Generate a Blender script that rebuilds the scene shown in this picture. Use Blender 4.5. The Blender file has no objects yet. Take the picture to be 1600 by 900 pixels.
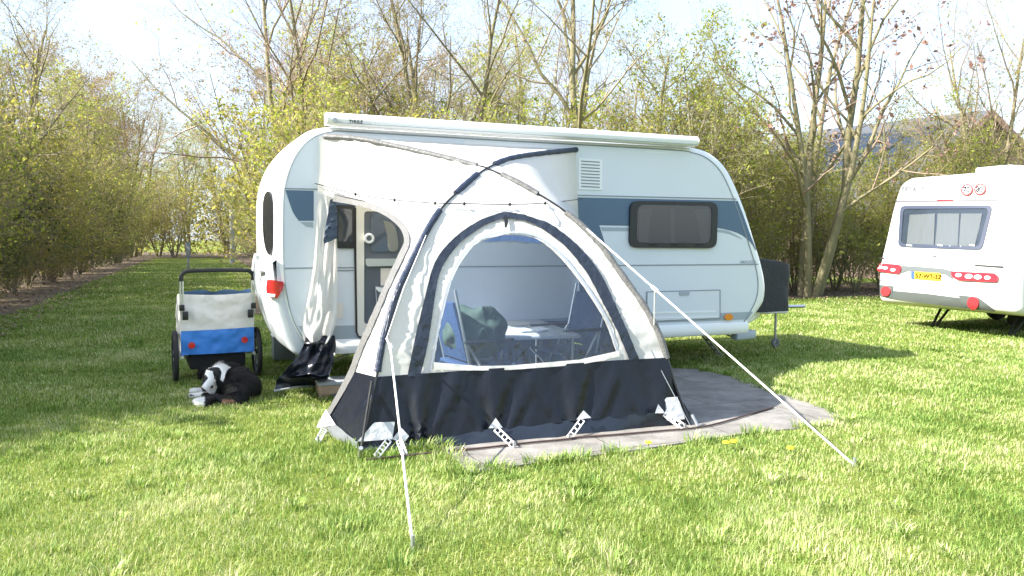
import bpy, bmesh, math, random
import numpy as np
from mathutils import Vector, Matrix, noise
from mathutils.bvhtree import BVHTree
from mathutils.geometry import delaunay_2d_cdt

SC = bpy.context.scene
COL = SC.collection
R = math.radians

# ------------------------------------------------------------------ camera
F = 1200.0                      # focal length in photo pixels (1600 wide)
CAM_H = 1.45
PITCH = math.atan((450 - 376) / F)
ROLL = R(0.28)
fw = Vector((0, math.cos(PITCH), -math.sin(PITCH)))
up0 = Vector((0, math.sin(PITCH), math.cos(PITCH)))
r0 = Vector((1, 0, 0))
rt = r0 * math.cos(ROLL) + up0 * math.sin(ROLL)
upv = up0 * math.cos(ROLL) - r0 * math.sin(ROLL)
CP = Vector((0, 0, CAM_H))
cam = bpy.data.objects.new('camera', bpy.data.cameras.new('camera'))
COL.objects.link(cam)
cam.matrix_world = Matrix(((rt.x, upv.x, -fw.x, CP.x), (rt.y, upv.y, -fw.y, CP.y), (rt.z, upv.z, -fw.z, CP.z), (0, 0, 0, 1)))
cam.data.sensor_width = 36
cam.data.lens = 36 * F / 1600
cam.data.clip_start = 0.05
cam.data.clip_end = 2000
SC.camera = cam

# ------------------------------------------------------------------ light
ANG = R(22)                     # direction of the big caravan's long side
U = Vector((math.cos(ANG), math.sin(ANG), 0))
N = Vector((math.sin(ANG), -math.cos(ANG), 0))   # out of its near side, towards the camera
SUN_EL = R(37)
saz = ANG + math.pi - R(0.5)
S = Vector((math.cos(saz) * math.cos(SUN_EL), math.sin(saz) * math.cos(SUN_EL), math.sin(SUN_EL)))
world = bpy.data.worlds.new('World'); SC.world = world
world.use_nodes = True
wn = world.node_tree; wn.nodes.clear()
wo = wn.nodes.new('ShaderNodeOutputWorld'); bg = wn.nodes.new('ShaderNodeBackground')
sky = wn.nodes.new('ShaderNodeTexSky'); sky.sky_type = 'NISHITA'; sky.sun_disc = False
sky.sun_elevation = SUN_EL; sky.sun_rotation = math.atan2(S.x, S.y)
sky.air_density = 1.0; sky.dust_density = 1.2; sky.ozone_density = 1.0
bg.inputs['Strength'].default_value = 0.14
tc = wn.nodes.new('ShaderNodeTexCoord'); mp = wn.nodes.new('ShaderNodeMapping')
mp.inputs['Scale'].default_value = (1.2, 1.2, 3.2)
nz = wn.nodes.new('ShaderNodeTexNoise'); nz.inputs['Scale'].default_value = 2.6; nz.inputs['Detail'].default_value = 7; nz.inputs['Roughness'].default_value = .58
rp = wn.nodes.new('ShaderNodeValToRGB'); rp.color_ramp.elements[0].position = .30; rp.color_ramp.elements[1].position = .66
rp.color_ramp.elements[0].color = (.18, .18, .18, 1); rp.color_ramp.elements[1].color = (.85, .85, .85, 1)
mx = wn.nodes.new('ShaderNodeMix'); mx.data_type = 'RGBA'
mx.inputs[7].default_value = (2.35, 2.75, 3.4, 1)
L = wn.links.new
L(tc.outputs['Generated'], mp.inputs['Vector']); L(mp.outputs[0], nz.inputs['Vector']); L(nz.outputs['Fac'], rp.inputs[0])
L(rp.outputs[0], mx.inputs[0]); L(sky.outputs[0], mx.inputs[6]); L(mx.outputs[2], bg.inputs[0]); L(bg.outputs[0], wo.inputs[0])
sd = bpy.data.lights.new('sun', 'SUN'); sd.energy = 5.0; sd.angle = R(0.5); sd.color = (1, .95, .86)
sun = bpy.data.objects.new('sun', sd); COL.objects.link(sun)
sun.rotation_euler = (-S).to_track_quat('-Z', 'Y').to_euler()
SC.view_settings.view_transform = 'Standard'; SC.view_settings.look = 'None'
SC.view_settings.exposure = 1.72; SC.view_settings.gamma = 1
SC.cycles.max_bounces = 7; SC.cycles.transparent_max_bounces = 16; SC.cycles.diffuse_bounces = 4
SC.cycles.sample_clamp_indirect = 8
try: SC.cycles.use_denoising = True
except Exception: pass

# ------------------------------------------------------------------ pixel helpers
def ray(px, py): return (fw * F + rt * (px - 800) - upv * (py - 450)).normalized()
def G(px, py, z=0.0):
    d = ray(px, py); return CP + d * ((z - CAM_H) / d.z)
def at_y(px, py, Y):
    d = ray(px, py); return CP + d * (Y / d.y)
A0 = at_y(515, 186, 7.13); A0.z = 0
def loc(u, w, z): return A0 + U * u + N * w + Vector((0, 0, z))
def tol(p):
    q = p - A0; return q.dot(U), q.dot(N), p.z
def WALL(px, py, w=0.0):
    d = ray(px, py); P = A0 + N * w
    t = (P - CP).dot(N) / d.dot(N); return CP + d * t
def project(p):
    q = p - CP; z = q.dot(fw); return 800 + F * q.dot(rt) / z, 450 - F * q.dot(upv) / z

# ------------------------------------------------------------------ materials
MATS = {}
def newmat(name):
    m = bpy.data.materials.new(name); m.use_nodes = True; nt = m.node_tree; nt.nodes.clear()
    return m, nt, nt.nodes.new('ShaderNodeOutputMaterial')
def P(name, col, rough=.5, metal=0., spec=.5, coat=0., bump=0., bscale=20., bdetail=4., var=0., vscale=6., trans=0., sheen=0., bmap=None, col2=None):
    if name in MATS: return MATS[name]
    m, nt, o = newmat(name); b = nt.nodes.new('ShaderNodeBsdfPrincipled'); l = nt.links.new
    b.inputs['Base Color'].default_value = (*col, 1); b.inputs['Roughness'].default_value = rough; b.inputs['Metallic'].default_value = metal
    b.inputs['Specular IOR Level'].default_value = spec; b.inputs['Coat Weight'].default_value = coat
    tcn = nt.nodes.new('ShaderNodeTexCoord'); src = tcn.outputs['Object']
    if bmap:
        mpn = nt.nodes.new('ShaderNodeMapping'); mpn.inputs['Scale'].default_value = bmap; l(src, mpn.inputs['Vector']); bsrc = mpn.outputs[0]
    else: bsrc = src
    if var:
        n = nt.nodes.new('ShaderNodeTexNoise'); n.inputs['Scale'].default_value = vscale; n.inputs['Detail'].default_value = 6; n.inputs['Roughness'].default_value = .65; l(src, n.inputs['Vector'])
        r = nt.nodes.new('ShaderNodeValToRGB'); r.color_ramp.elements[0].position = .3; r.color_ramp.elements[1].position = .7
        c2 = col2 or tuple(c * (1 - var) for c in col)
        r.color_ramp.elements[0].color = (*c2, 1); r.color_ramp.elements[1].color = (*col, 1)
        l(n.outputs['Fac'], r.inputs[0]); l(r.outputs[0], b.inputs['Base Color'])
    if bump:
        n2 = nt.nodes.new('ShaderNodeTexNoise'); n2.inputs['Scale'].default_value = bscale; n2.inputs['Detail'].default_value = bdetail; l(bsrc, n2.inputs['Vector'])
        bp = nt.nodes.new('ShaderNodeBump'); bp.inputs['Strength'].default_value = bump; bp.inputs['Distance'].default_value = .02
        l(n2.outputs['Fac'], bp.inputs['Height']); l(bp.outputs[0], b.inputs['Normal'])
    if trans:
        t = nt.nodes.new('ShaderNodeBsdfTranslucent'); mxs = nt.nodes.new('ShaderNodeMixShader'); mxs.inputs[0].default_value = trans
        t.inputs['Color'].default_value = (col[0], col[1] * .97, col[2] * .92, 1)
        if bump: l(bp.outputs[0], t.inputs['Normal'])
        l(b.outputs[0], mxs.inputs[1]); l(t.outputs[0], mxs.inputs[2]); l(mxs.outputs[0], o.inputs[0])
    else: l(b.outputs[0], o.inputs[0])
    MATS[name] = m; return m
def glassy(name, tint, mixf, rough=.05, bump=0., bscale=20.):
    """clear sheet: transparent through a tint, plus a gloss coat"""
    m, nt, o = newmat(name); l = nt.links.new
    t = nt.nodes.new('ShaderNodeBsdfTransparent'); t.inputs[0].default_value = (*tint, 1)
    g = nt.nodes.new('ShaderNodeBsdfGlossy'); g.inputs['Roughness'].default_value = rough
    fr = nt.nodes.new('ShaderNodeFresnel'); fr.inputs[0].default_value = 1.5
    ma = nt.nodes.new('ShaderNodeMath'); ma.operation = 'ADD'; ma.inputs[1].default_value = mixf
    l(fr.outputs[0], ma.inputs[0]); ms = nt.nodes.new('ShaderNodeMixShader'); l(ma.outputs[0], ms.inputs[0])
    if bump:
        tcn = nt.nodes.new('ShaderNodeTexCoord'); mpn = nt.nodes.new('ShaderNodeMapping'); mpn.inputs['Rotation'].default_value = (0, R(35), 0); mpn.inputs['Scale'].default_value = (1, 1, .35)
        n2 = nt.nodes.new('ShaderNodeTexNoise'); n2.inputs['Scale'].default_value = bscale; n2.inputs['Detail'].default_value = 3; n2.inputs['Distortion'].default_value = .8
        l(tcn.outputs['Object'], mpn.inputs[0]); l(mpn.outputs[0], n2.inputs['Vector'])
        bp = nt.nodes.new('ShaderNodeBump'); bp.inputs['Strength'].default_value = bump; bp.inputs['Distance'].default_value = .02
        l(n2.outputs['Fac'], bp.inputs['Height']); l(bp.outputs[0], g.inputs['Normal'])
    l(t.outputs[0], ms.inputs[1]); l(g.outputs[0], ms.inputs[2]); l(ms.outputs[0], o.inputs[0]); return m
def leafmat(name, cols, trans=.35, patch=0.):
    """colours spread over leaves by island"""
    m, nt, o = newmat(name); l = nt.links.new
    ge = nt.nodes.new('ShaderNodeNewGeometry'); r = nt.nodes.new('ShaderNodeValToRGB'); cr = r.color_ramp
    while len(cr.elements) < len(cols): cr.elements.new(.5)
    for i, c in enumerate(cols): cr.elements[i].position = i / max(1, len(cols) - 1); cr.elements[i].color = (*c, 1)
    src = ge.outputs['Random Per Island']
    if patch:
        tcn = nt.nodes.new('ShaderNodeTexCoord')
        def nzv(sc, dt):
            n = nt.nodes.new('ShaderNodeTexNoise'); n.inputs['Scale'].default_value = sc; n.inputs['Detail'].default_value = dt; l(tcn.outputs['Object'], n.inputs['Vector'])
            a = nt.nodes.new('ShaderNodeMath'); a.operation = 'SUBTRACT'; l(n.outputs['Fac'], a.inputs[0]); a.inputs[1].default_value = .5; return a
        a1 = nzv(.9, 5); b1 = nt.nodes.new('ShaderNodeMath'); b1.operation = 'MULTIPLY_ADD'; b1.inputs[1].default_value = patch * 1.6
        l(a1.outputs[0], b1.inputs[0]); l(src, b1.inputs[2])
        a2 = nzv(5.5, 3); b2 = nt.nodes.new('ShaderNodeMath'); b2.operation = 'MULTIPLY_ADD'; b2.inputs[1].default_value = patch * .9
        l(a2.outputs[0], b2.inputs[0]); l(b1.outputs[0], b2.inputs[2]); src = b2.outputs[0]
    l(src, r.inputs[0])
    d = nt.nodes.new('ShaderNodeBsdfPrincipled'); d.inputs['Roughness'].default_value = .55; d.inputs['Specular IOR Level'].default_value = .3
    t = nt.nodes.new('ShaderNodeBsdfTranslucent'); ms = nt.nodes.new('ShaderNodeMixShader'); ms.inputs[0].default_value = trans
    tg = nt.nodes.new('ShaderNodeMix'); tg.data_type = 'RGBA'; tg.blend_type = 'MULTIPLY'; tg.inputs[0].default_value = 1; tg.inputs[7].default_value = (1.28, 1.30, .95, 1)
    l(r.outputs[0], tg.inputs[6]); l(r.outputs[0], d.inputs['Base Color']); l(tg.outputs[2], t.inputs[0]); l(d.outputs[0], ms.inputs[1]); l(t.outputs[0], ms.inputs[2]); l(ms.outputs[0], o.inputs[0]); return m

M_white = P('caravan_white', (.78, .79, .80), .28, coat=.3, var=.03, vscale=1.5)
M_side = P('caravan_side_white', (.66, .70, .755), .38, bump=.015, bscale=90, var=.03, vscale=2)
M_trim = P('white_trim', (.80, .81, .82), .3)
M_band = P('slate_band', (.075, .13, .205), .4)
M_grey = P('grey_stripe', (.33, .38, .43), .4)
M_seam = P('seam_grey', (.22, .25, .28), .5)
M_black = P('black_plastic', (.012, .013, .016), .35)
M_rub = P('black_rubber', (.02, .02, .02), .8, bump=.3, bscale=60)
M_alu = P('aluminium', (.62, .64, .66), .35, metal=.9)
M_galv = P('galvanised_steel', (.5, .52, .54), .45, metal=.8, var=.3, vscale=20)
M_red = P('red_lens', (.55, .02, .025), .15, coat=.6)
M_pink = P('pale_red_lens', (.62, .12, .14), .15, coat=.6)
M_clear = P('clear_lens', (.6, .6, .62), .1, coat=.6)
M_orange = P('orange_lens', (.75, .25, .03), .2, coat=.5)
M_cream = P('cream_plastic', (.74, .70, .63), .4)
M_dgrey = P('dark_grey_laminate', (.10, .115, .14), .4)
M_cloth = P('white_tent_fabric', (.80, .79, .77), .7, bump=.22, bscale=9, bdetail=5, trans=.40, bmap=(1, 1, .45))
M_dark = P('dark_tent_fabric', (.008, .010, .016), .27, spec=.32, bump=.6, bscale=8, bdetail=6, bmap=(1, 1, .35))
M_navy = P('navy_tent_fabric', (.035, .065, .14), .5, bump=.35, bscale=22)
M_sleeve = P('grey_pole_sleeve', (.105, .105, .105), .55, bump=.4, bscale=40)
M_flap = P('mud_flap_plastic', (.012, .017, .027), .28, bump=.5, bscale=7, bmap=(1, 1, .4))
M_glass = glassy('caravan_glass', (.40, .43, .45), .05, .02)
M_pvc = glassy('clear_window_film', (.70, .82, .98), .055, .12, 1.0, 14)
M_rope = P('white_rope', (.78, .76, .74), .8)
M_curt = P('curtain_cloth', (.34, .35, .33), .9, trans=.3)
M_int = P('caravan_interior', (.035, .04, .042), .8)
M_conc = None
M_soil = P('soil', (.15, .105, .07), .95, bump=.8, bscale=14, var=.5, vscale=5)
M_bark = P('bark_mossy', (.24, .20, .125), .9, bump=.8, bscale=18, var=.45, vscale=3, col2=(.15, .145, .07))
M_bark2 = P('bark_grey', (.25, .21, .17), .9, bump=.8, bscale=20, var=.4, vscale=4)
M_twig = P('twig_brown', (.30, .245, .17), .9)
M_twig2 = P('twig_reddish', (.32, .23, .18), .9)
M_leafA = leafmat('leaf_olive', [(.16, .17, .04), (.28, .27, .065), (.41, .37, .10), (.33, .26, .10)], .55)
M_leafB = leafmat('leaf_spring', [(.18, .24, .04), (.34, .37, .07), (.46, .45, .12)], .55)
M_leafC = leafmat('leaf_dark', [(.06, .085, .03), (.11, .135, .045), (.18, .19, .06)], .4)
M_leafR = leafmat('leaf_rusty', [(.28, .16, .065), (.36, .25, .09), (.24, .22, .06)])
M_key = leafmat('seed_clusters', [(.13, .075, .06), (.19, .11, .085), (.30, .17, .14)], .15)

# ------------------------------------------------------------------ object helpers
BASE = {}
def setp(o, label=None, cat=None, group=None, kind=None):
    if label: o['label'] = label
    if cat: o['category'] = cat
    if group: o['group'] = group
    if kind: o['kind'] = kind
    return o
def empty(name, p, label=None, cat=None, group=None):
    o = bpy.data.objects.new(name, None); COL.objects.link(o); o.location = p; o.empty_display_size = .2
    BASE[o] = Vector(p); return setp(o, label, cat, group)
def link(name, me, parent=None, base=None):
    o = bpy.data.objects.new(name, me); COL.objects.link(o)
    if parent: o.parent = parent; BASE[o] = BASE[parent]
    else:
        b = base or Vector((0, 0, 0)); o.location = b; BASE[o] = Vector(b)
    return o
def fast(name, V, T, mats, mi=None, smooth=False):
    """numpy triangles -> mesh"""
    me = bpy.data.meshes.new(name); V = np.asarray(V, np.float32); T = np.asarray(T, np.int32)
    me.vertices.add(len(V)); me.vertices.foreach_set('co', V.ravel())
    me.loops.add(T.size); me.loops.foreach_set('vertex_index', T.ravel())
    me.polygons.add(len(T)); me.polygons.foreach_set('loop_start', np.arange(0, T.size, 3, dtype=np.int32))
    for m in mats: me.materials.append(m)
    if mi is not None: me.polygons.foreach_set('material_index', np.asarray(mi, np.int32))
    if smooth: me.polygons.foreach_set('use_smooth', np.ones(len(T), bool))
    me.update(calc_edges=True); me.validate(); return me
class MB:
    def __init__(s): s.v = []; s.f = []; s.m = []
    def add(s, vs, fs, mi=0):
        n = len(s.v); s.v += [Vector(v) for v in vs]; s.f += [tuple(i + n for i in f) for f in fs]; s.m += [mi] * len(fs); return s
    def box(s, c, sx, sy, sz, ax=None, mi=0):
        X, Y, Z = ax or (Vector((1, 0, 0)), Vector((0, 1, 0)), Vector((0, 0, 1))); c = Vector(c)
        vs = [c + X * (i * sx / 2) + Y * (j * sy / 2) + Z * (k * sz / 2) for k in (-1, 1) for j in (-1, 1) for i in (-1, 1)]
        return s.add(vs, [(0, 2, 3, 1), (4, 5, 7, 6), (0, 1, 5, 4), (2, 6, 7, 3), (0, 4, 6, 2), (1, 3, 7, 5)], mi)
    def tube(s, pts, r, n=8, mi=0, caps=True, flat=None):
        pts = [Vector(p) for p in pts]; k = len(pts); rs = r if isinstance(r, (list, tuple)) else [r] * k
        vs = []; prev = None
        for i, p in enumerate(pts):
            d = (pts[min(i + 1, k - 1)] - pts[max(i - 1, 0)]).normalized()
            if prev is None: a = d.orthogonal().normalized()
            else: a = (prev - d * prev.dot(d)).normalized()
            prev = a; b = d.cross(a)
            for j in range(n):
                t = 2 * math.pi * j / n; vs.append(p + (a * math.cos(t) + b * math.sin(t)) * rs[i])
        fs = [(i * n + j, i * n + (j + 1) % n, (i + 1) * n + (j + 1) % n, (i + 1) * n + j) for i in range(k - 1) for j in range(n)]
        if caps: fs += [tuple(range(n))[::-1], tuple((k - 1) * n + j for j in range(n))]
        return s.add(vs, fs, mi)
    def prism(s, poly, ext, mi=0):
        """closed polygon of 3D points swept along a vector"""
        n = len(poly); ext = Vector(ext); vs = [Vector(p) for p in poly] + [Vector(p) + ext for p in poly]
        return s.add(vs, [tuple(range(n))[::-1], tuple(range(n, 2 * n))] + [(i, (i + 1) % n, n + (i + 1) % n, n + i) for i in range(n)], mi)
    def torus(s, c, axis, Rr, r, n=28, m=8, mi=0, a0=0, a1=2 * math.pi):
        axis = Vector(axis).normalized(); a = axis.orthogonal().normalized(); b = axis.cross(a); c = Vector(c); vs = []
        for i in range(n):
            t = 2 * math.pi * i / n; d = a * math.cos(t) + b * math.sin(t)
            for j in range(m):
                q = 2 * math.pi * j / m; vs.append(c + d * (Rr + r * math.cos(q)) + axis * (r * math.sin(q)))
        return s.add(vs, [(i * m + j, ((i + 1) % n) * m + j, ((i + 1) % n) * m + (j + 1) % m, i * m + (j + 1) % m) for i in range(n) for j in range(m)], mi)
    def disc(s, c, axis, r, h, n=24, mi=0):
        axis = Vector(axis).normalized(); c = Vector(c)
        return s.tube([c - axis * h / 2, c + axis * h / 2], r, n, mi)
    def grid(s, fn, nu, nv, mi=0):
        vs = [fn(i / nu, j / nv) for j in range(nv + 1) for i in range(nu + 1)]
        return s.add(vs, [(j * (nu + 1) + i, j * (nu + 1) + i + 1, (j + 1) * (nu + 1) + i + 1, (j + 1) * (nu + 1) + i) for j in range(nv) for i in range(nu)], mi)
    def blob(s, c, rx, ry, rz, n=12, mi=0, ax=None):
        X, Y, Z = ax or (Vector((1, 0, 0)), Vector((0, 1, 0)), Vector((0, 0, 1))); c = Vector(c); vs = [c - Z * rz]; m = n // 2 + 1
        for i in range(1, m):
            a = -math.pi / 2 + math.pi * i / m
            for j in range(n):
                t = 2 * math.pi * j / n; vs.append(c + X * (rx * math.cos(a) * math.cos(t)) + Y * (ry * math.cos(a) * math.sin(t)) + Z * (rz * math.sin(a)))
        vs.append(c + Z * rz); fs = [(0, 1 + (j + 1) % n, 1 + j) for j in range(n)]
        for i in range(m - 2): fs += [(1 + i * n + j, 1 + i * n + (j + 1) % n, 1 + (i + 1) * n + (j + 1) % n, 1 + (i + 1) * n + j) for j in range(n)]
        e = len(vs) - 1; o = 1 + (m - 2) * n; fs += [(e, o + j, o + (j + 1) % n) for j in range(n)]
        return s.add(vs, fs, mi)
    def build(s, name, mats, parent=None, bevel=0., smooth=True, ang=35, base=None, label=None, seg=2):
        me = bpy.data.meshes.new(name); b = BASE[parent] if parent else (Vector(base) if base else Vector((0, 0, 0)))
        me.from_pydata([v - b for v in s.v], [], s.f)
        for m in (mats if isinstance(mats, (list, tuple)) else [mats]): me.materials.append(m)
        me.polygons.foreach_set('material_index', s.m)
        bm = bmesh.new(); bm.from_mesh(me); bmesh.ops.recalc_face_normals(bm, faces=bm.faces)
        if bevel:
            es = [e for e in bm.edges if len(e.link_faces) == 2 and e.calc_face_angle(0) > .6]
            bmesh.ops.bevel(bm, geom=es, offset=bevel, segments=seg, profile=.5, affect='EDGES', clamp_overlap=True)
        bm.to_mesh(me); bm.free()
        if smooth:
            me.polygons.foreach_set('use_smooth', [True] * len(me.polygons)); me.set_sharp_from_angle(angle=R(ang))
        o = link(name, me, parent, b)
        if label: o['label'] = label
        return o
def catmull(pts, n=6):
    pts = [Vector(p) for p in pts]; out = []
    for i in range(len(pts) - 1):
        p0 = pts[max(i - 1, 0)]; p1 = pts[i]; p2 = pts[i + 1]; p3 = pts[min(i + 2, len(pts) - 1)]
        for k in range(n):
            t = k / n; out.append(.5 * ((2 * p1) + (p2 - p0) * t + (2 * p0 - 5 * p1 + 4 * p2 - p3) * t * t + (3 * p1 - p0 - 3 * p2 + p3) * t ** 3))
    out.append(pts[-1]); return out
def sm2(pts, n=5): return [(p.x, p.y) for p in catmull([Vector((a, b, 0)) for a, b in pts], n)]
def inside(p, poly):
    x, y = p; c = False; j = len(poly) - 1
    for i in range(len(poly)):
        xi, yi = poly[i]; xj, yj = poly[j]
        if (yi > y) != (yj > y) and x < (xj - xi) * (y - yi) / (yj - yi) + xi: c = not c
        j = i
    return c
def resample(poly, step):
    out = []
    for i, a in enumerate(poly):
        b = poly[(i + 1) % len(poly)]; d = math.hypot(b[0] - a[0], b[1] - a[1]); k = max(1, int(round(d / step)))
        out += [(a[0] + (b[0] - a[0]) * t / k, a[1] + (b[1] - a[1]) * t / k) for t in range(k)]
    return out
def hit(bvh, px, py):
    d = ray(px, py); p, n, i, _ = bvh.ray_cast(CP, d)
    if p is None:
        best = None
        for k in range(60):
            q = CP + d * (4.2 + k * .18); p2, n2, i2, dd = bvh.find_nearest(q)
            if best is None or dd < best[0]: best = (dd, q, n2, k)
        k0 = 4.2 + best[3] * .18
        for k in range(-9, 10):
            q = CP + d * (k0 + k * .02); p2, n2, i2, dd = bvh.find_nearest(q)
            if dd < best[0]: best = (dd, q, n2, 0)
        p, n = best[1], best[2]
    if n.dot(d) > 0: n = -n
    return p, n
def decal(bvh, poly, name, mat, parent, off=.004, thick=.0, hole=None, step=8, disp=None, label=None, smooth=True):
    """an outline laid on a real surface, raised by off and given thickness"""
    bnd = resample(poly, step); loops = [bnd]
    if hole: loops.append(resample(hole, step))
    pts = []; edges = []
    for lp in loops:
        s0 = len(pts); pts += lp; edges += [(s0 + i, s0 + (i + 1) % len(lp)) for i in range(len(lp))]
    xs = [p[0] for p in poly]; ys = [p[1] for p in poly]
    y = min(ys) + step * .5; row = 0
    while y < max(ys):
        x = min(xs) + (step * .5 if row % 2 else 0)
        while x < max(xs):
            if inside((x, y), poly) and not (hole and inside((x, y), hole)):
                if min((x - q[0]) ** 2 + (y - q[1]) ** 2 for lp in loops for q in lp) > (step * .55) ** 2: pts.append((x, y))
            x += step
        y += step * .87; row += 1
    r = delaunay_2d_cdt([Vector(p) for p in pts], edges, [], 0, 1e-4)
    v2, f2 = r[0], r[2]; tri = []
    for f in f2:
        c = (sum(v2[i].x for i in f) / len(f), sum(v2[i].y for i in f) / len(f))
        if inside(c, poly) and not (hole and inside(c, hole)): tri.append(tuple(f))
    top = []; low = []
    for v in v2:
        p, n = hit(bvh, v.x, v.y); o = off + (disp(v.x, v.y, p) if disp else 0)
        top.append(p + n * o); low.append(p + n * (o - thick))
    mb = MB(); mb.add(top, tri)
    if thick:
        cnt = {}
        for f in tri:
            for i in range(len(f)):
                e = (f[i], f[(i + 1) % len(f)]); k = tuple(sorted(e)); cnt.setdefault(k, []).append(e)
        n0 = len(mb.v); mb.v += low
        sk = [(e[0][1], e[0][0], e[0][0] + n0, e[0][1] + n0) for e in cnt.values() if len(e) == 1]
        mb.f += sk; mb.m += [0] * len(sk)
    return mb.build(name, mat, parent, smooth=smooth, ang=40, label=label)
def band(pts, w):
    """polygon round a pixel polyline"""
    ws = w if isinstance(w, (list, tuple)) else [w] * len(pts); a = []; b = []
    for i, p in enumerate(pts):
        q0 = pts[max(i - 1, 0)]; q1 = pts[min(i + 1, len(pts) - 1)]; dx, dy = q1[0] - q0[0], q1[1] - q0[1]; l = math.hypot(dx, dy) or 1
        a.append((p[0] - dy / l * ws[i] / 2, p[1] + dx / l * ws[i] / 2)); b.append((p[0] + dy / l * ws[i] / 2, p[1] - dx / l * ws[i] / 2))
    return a + b[::-1]
def lettering(bvh, text, px, py, ex, ey, name, mat, parent, off=.006, bold=0.):
    """text laid on a surface: ex, ey are the pixel vectors of one em across and up"""
    cu = bpy.data.curves.new('lettering', 'FONT'); cu.body = text; cu.size = 1; cu.resolution_u = 3; cu.offset = bold
    to = bpy.data.objects.new('lettering_tmp', cu); COL.objects.link(to)
    dg = bpy.context.evaluated_depsgraph_get(); me = bpy.data.meshes.new_from_object(to.evaluated_get(dg))
    vs = [v.co.copy() for v in me.vertices]; fs = [tuple(p.vertices) for p in me.polygons]
    bpy.data.objects.remove(to); bpy.data.curves.remove(cu); bpy.data.meshes.remove(me)
    mb = MB(); out = []
    for v in vs:
        p, n = hit(bvh, px + ex[0] * v.x + ey[0] * v.y, py + ex[1] * v.x + ey[1] * v.y); out.append(p + n * off)
    mb.add(out, fs); return mb.build(name, mat, parent, smooth=False)
def bvh_of(V, Fs): return BVHTree.FromPolygons([Vector(v) for v in V], Fs)
#@@SETTING
# ------------------------------------------------------------------ ground
rng = np.random.default_rng(7); random.seed(7)
LD = Vector((-math.sin(ANG), math.cos(ANG), 0))
H0 = Vector((-9.75, 14.6, 0))            # foot of the left hedge where it leaves the frame
B0 = Vector((-4.0, 15.6, 0))             # left end of the hedge behind the caravan
def grass_ground():
    m, nt, o = newmat('grass_ground'); l = nt.links.new
    b = nt.nodes.new('ShaderNodeBsdfPrincipled'); b.inputs['Roughness'].default_value = .9; b.inputs['Specular IOR Level'].default_value = .1
    t = nt.nodes.new('ShaderNodeTexCoord')
    def nz(sc, det):
        n = nt.nodes.new('ShaderNodeTexNoise'); n.inputs['Scale'].default_value = sc; n.inputs['Detail'].default_value = det; n.inputs['Roughness'].default_value = .7; l(t.outputs['Object'], n.inputs['Vector']); return n
    n1 = nz(1.1, 6); n2 = nz(45, 3)
    r = nt.nodes.new('ShaderNodeValToRGB'); e = r.color_ramp.elements
    e[0].position = .3; e[0].color = (.12, .17, .028, 1); e[1].position = .7; e[1].color = (.25, .28, .07, 1)
    r2 = nt.nodes.new('ShaderNodeValToRGB'); e = r2.color_ramp.elements
    e[0].position = .25; e[0].color = (.45, .45, .4, 1); e[1].position = .75; e[1].color = (1.2, 1.2, 1.1, 1)
    mxx = nt.nodes.new('ShaderNodeMix'); mxx.data_type = 'RGBA'; mxx.blend_type = 'MULTIPLY'; mxx.inputs[0].default_value = 1
    l(n1.outputs['Fac'], r.inputs[0]); l(n2.outputs['Fac'], r2.inputs[0]); l(r.outputs[0], mxx.inputs[6]); l(r2.outputs[0], mxx.inputs[7]); l(mxx.outputs[2], b.inputs['Base Color'])
    bp = nt.nodes.new('ShaderNodeBump'); bp.inputs['Strength'].default_value = .9; bp.inputs['Distance'].default_value = .03
    l(n2.outputs['Fac'], bp.inputs['Height']); l(bp.outputs[0], b.inputs['Normal']); l(b.outputs[0], o.inputs[0]); return m
g = MB(); g.add([(-400, -60, 0), (400, -60, 0), (400, 700, 0), (-400, 700, 0)], [(0, 1, 2, 3)])
setp(g.build('ground', grass_ground(), smooth=False), kind='structure')
def wavy(poly, step, amp, seed):
    q = resample(poly, step); out = []
    for i, (x, y) in enumerate(q):
        n = noise.noise_vector(Vector((x * 1.3, y * 1.3, seed))) + .5 * noise.noise_vector(Vector((x * 5, y * 5, seed))); out.append((x + n.x * amp, y + n.y * amp))
    return out
def sheet(poly, z, zb, name, mat):
    vs = [Vector((x, y, 0)) for x, y in poly]
    r = delaunay_2d_cdt([v.xy for v in vs], [(i, (i + 1) % len(vs)) for i in range(len(vs))], [], 1, 1e-5)
    mb = MB(); n = len(r[0]); mb.add([(v.x, v.y, z) for v in r[0]], [tuple(f) for f in r[2]])
    k = len(mb.v); mb.add([(x, y, z) for x, y in poly] + [(x, y, zb) for x, y in poly], [(i, (i + 1) % len(poly), len(poly) + (i + 1) % len(poly), len(poly) + i) for i in range(len(poly))])
    return mb.build(name, mat, smooth=False)
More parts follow.
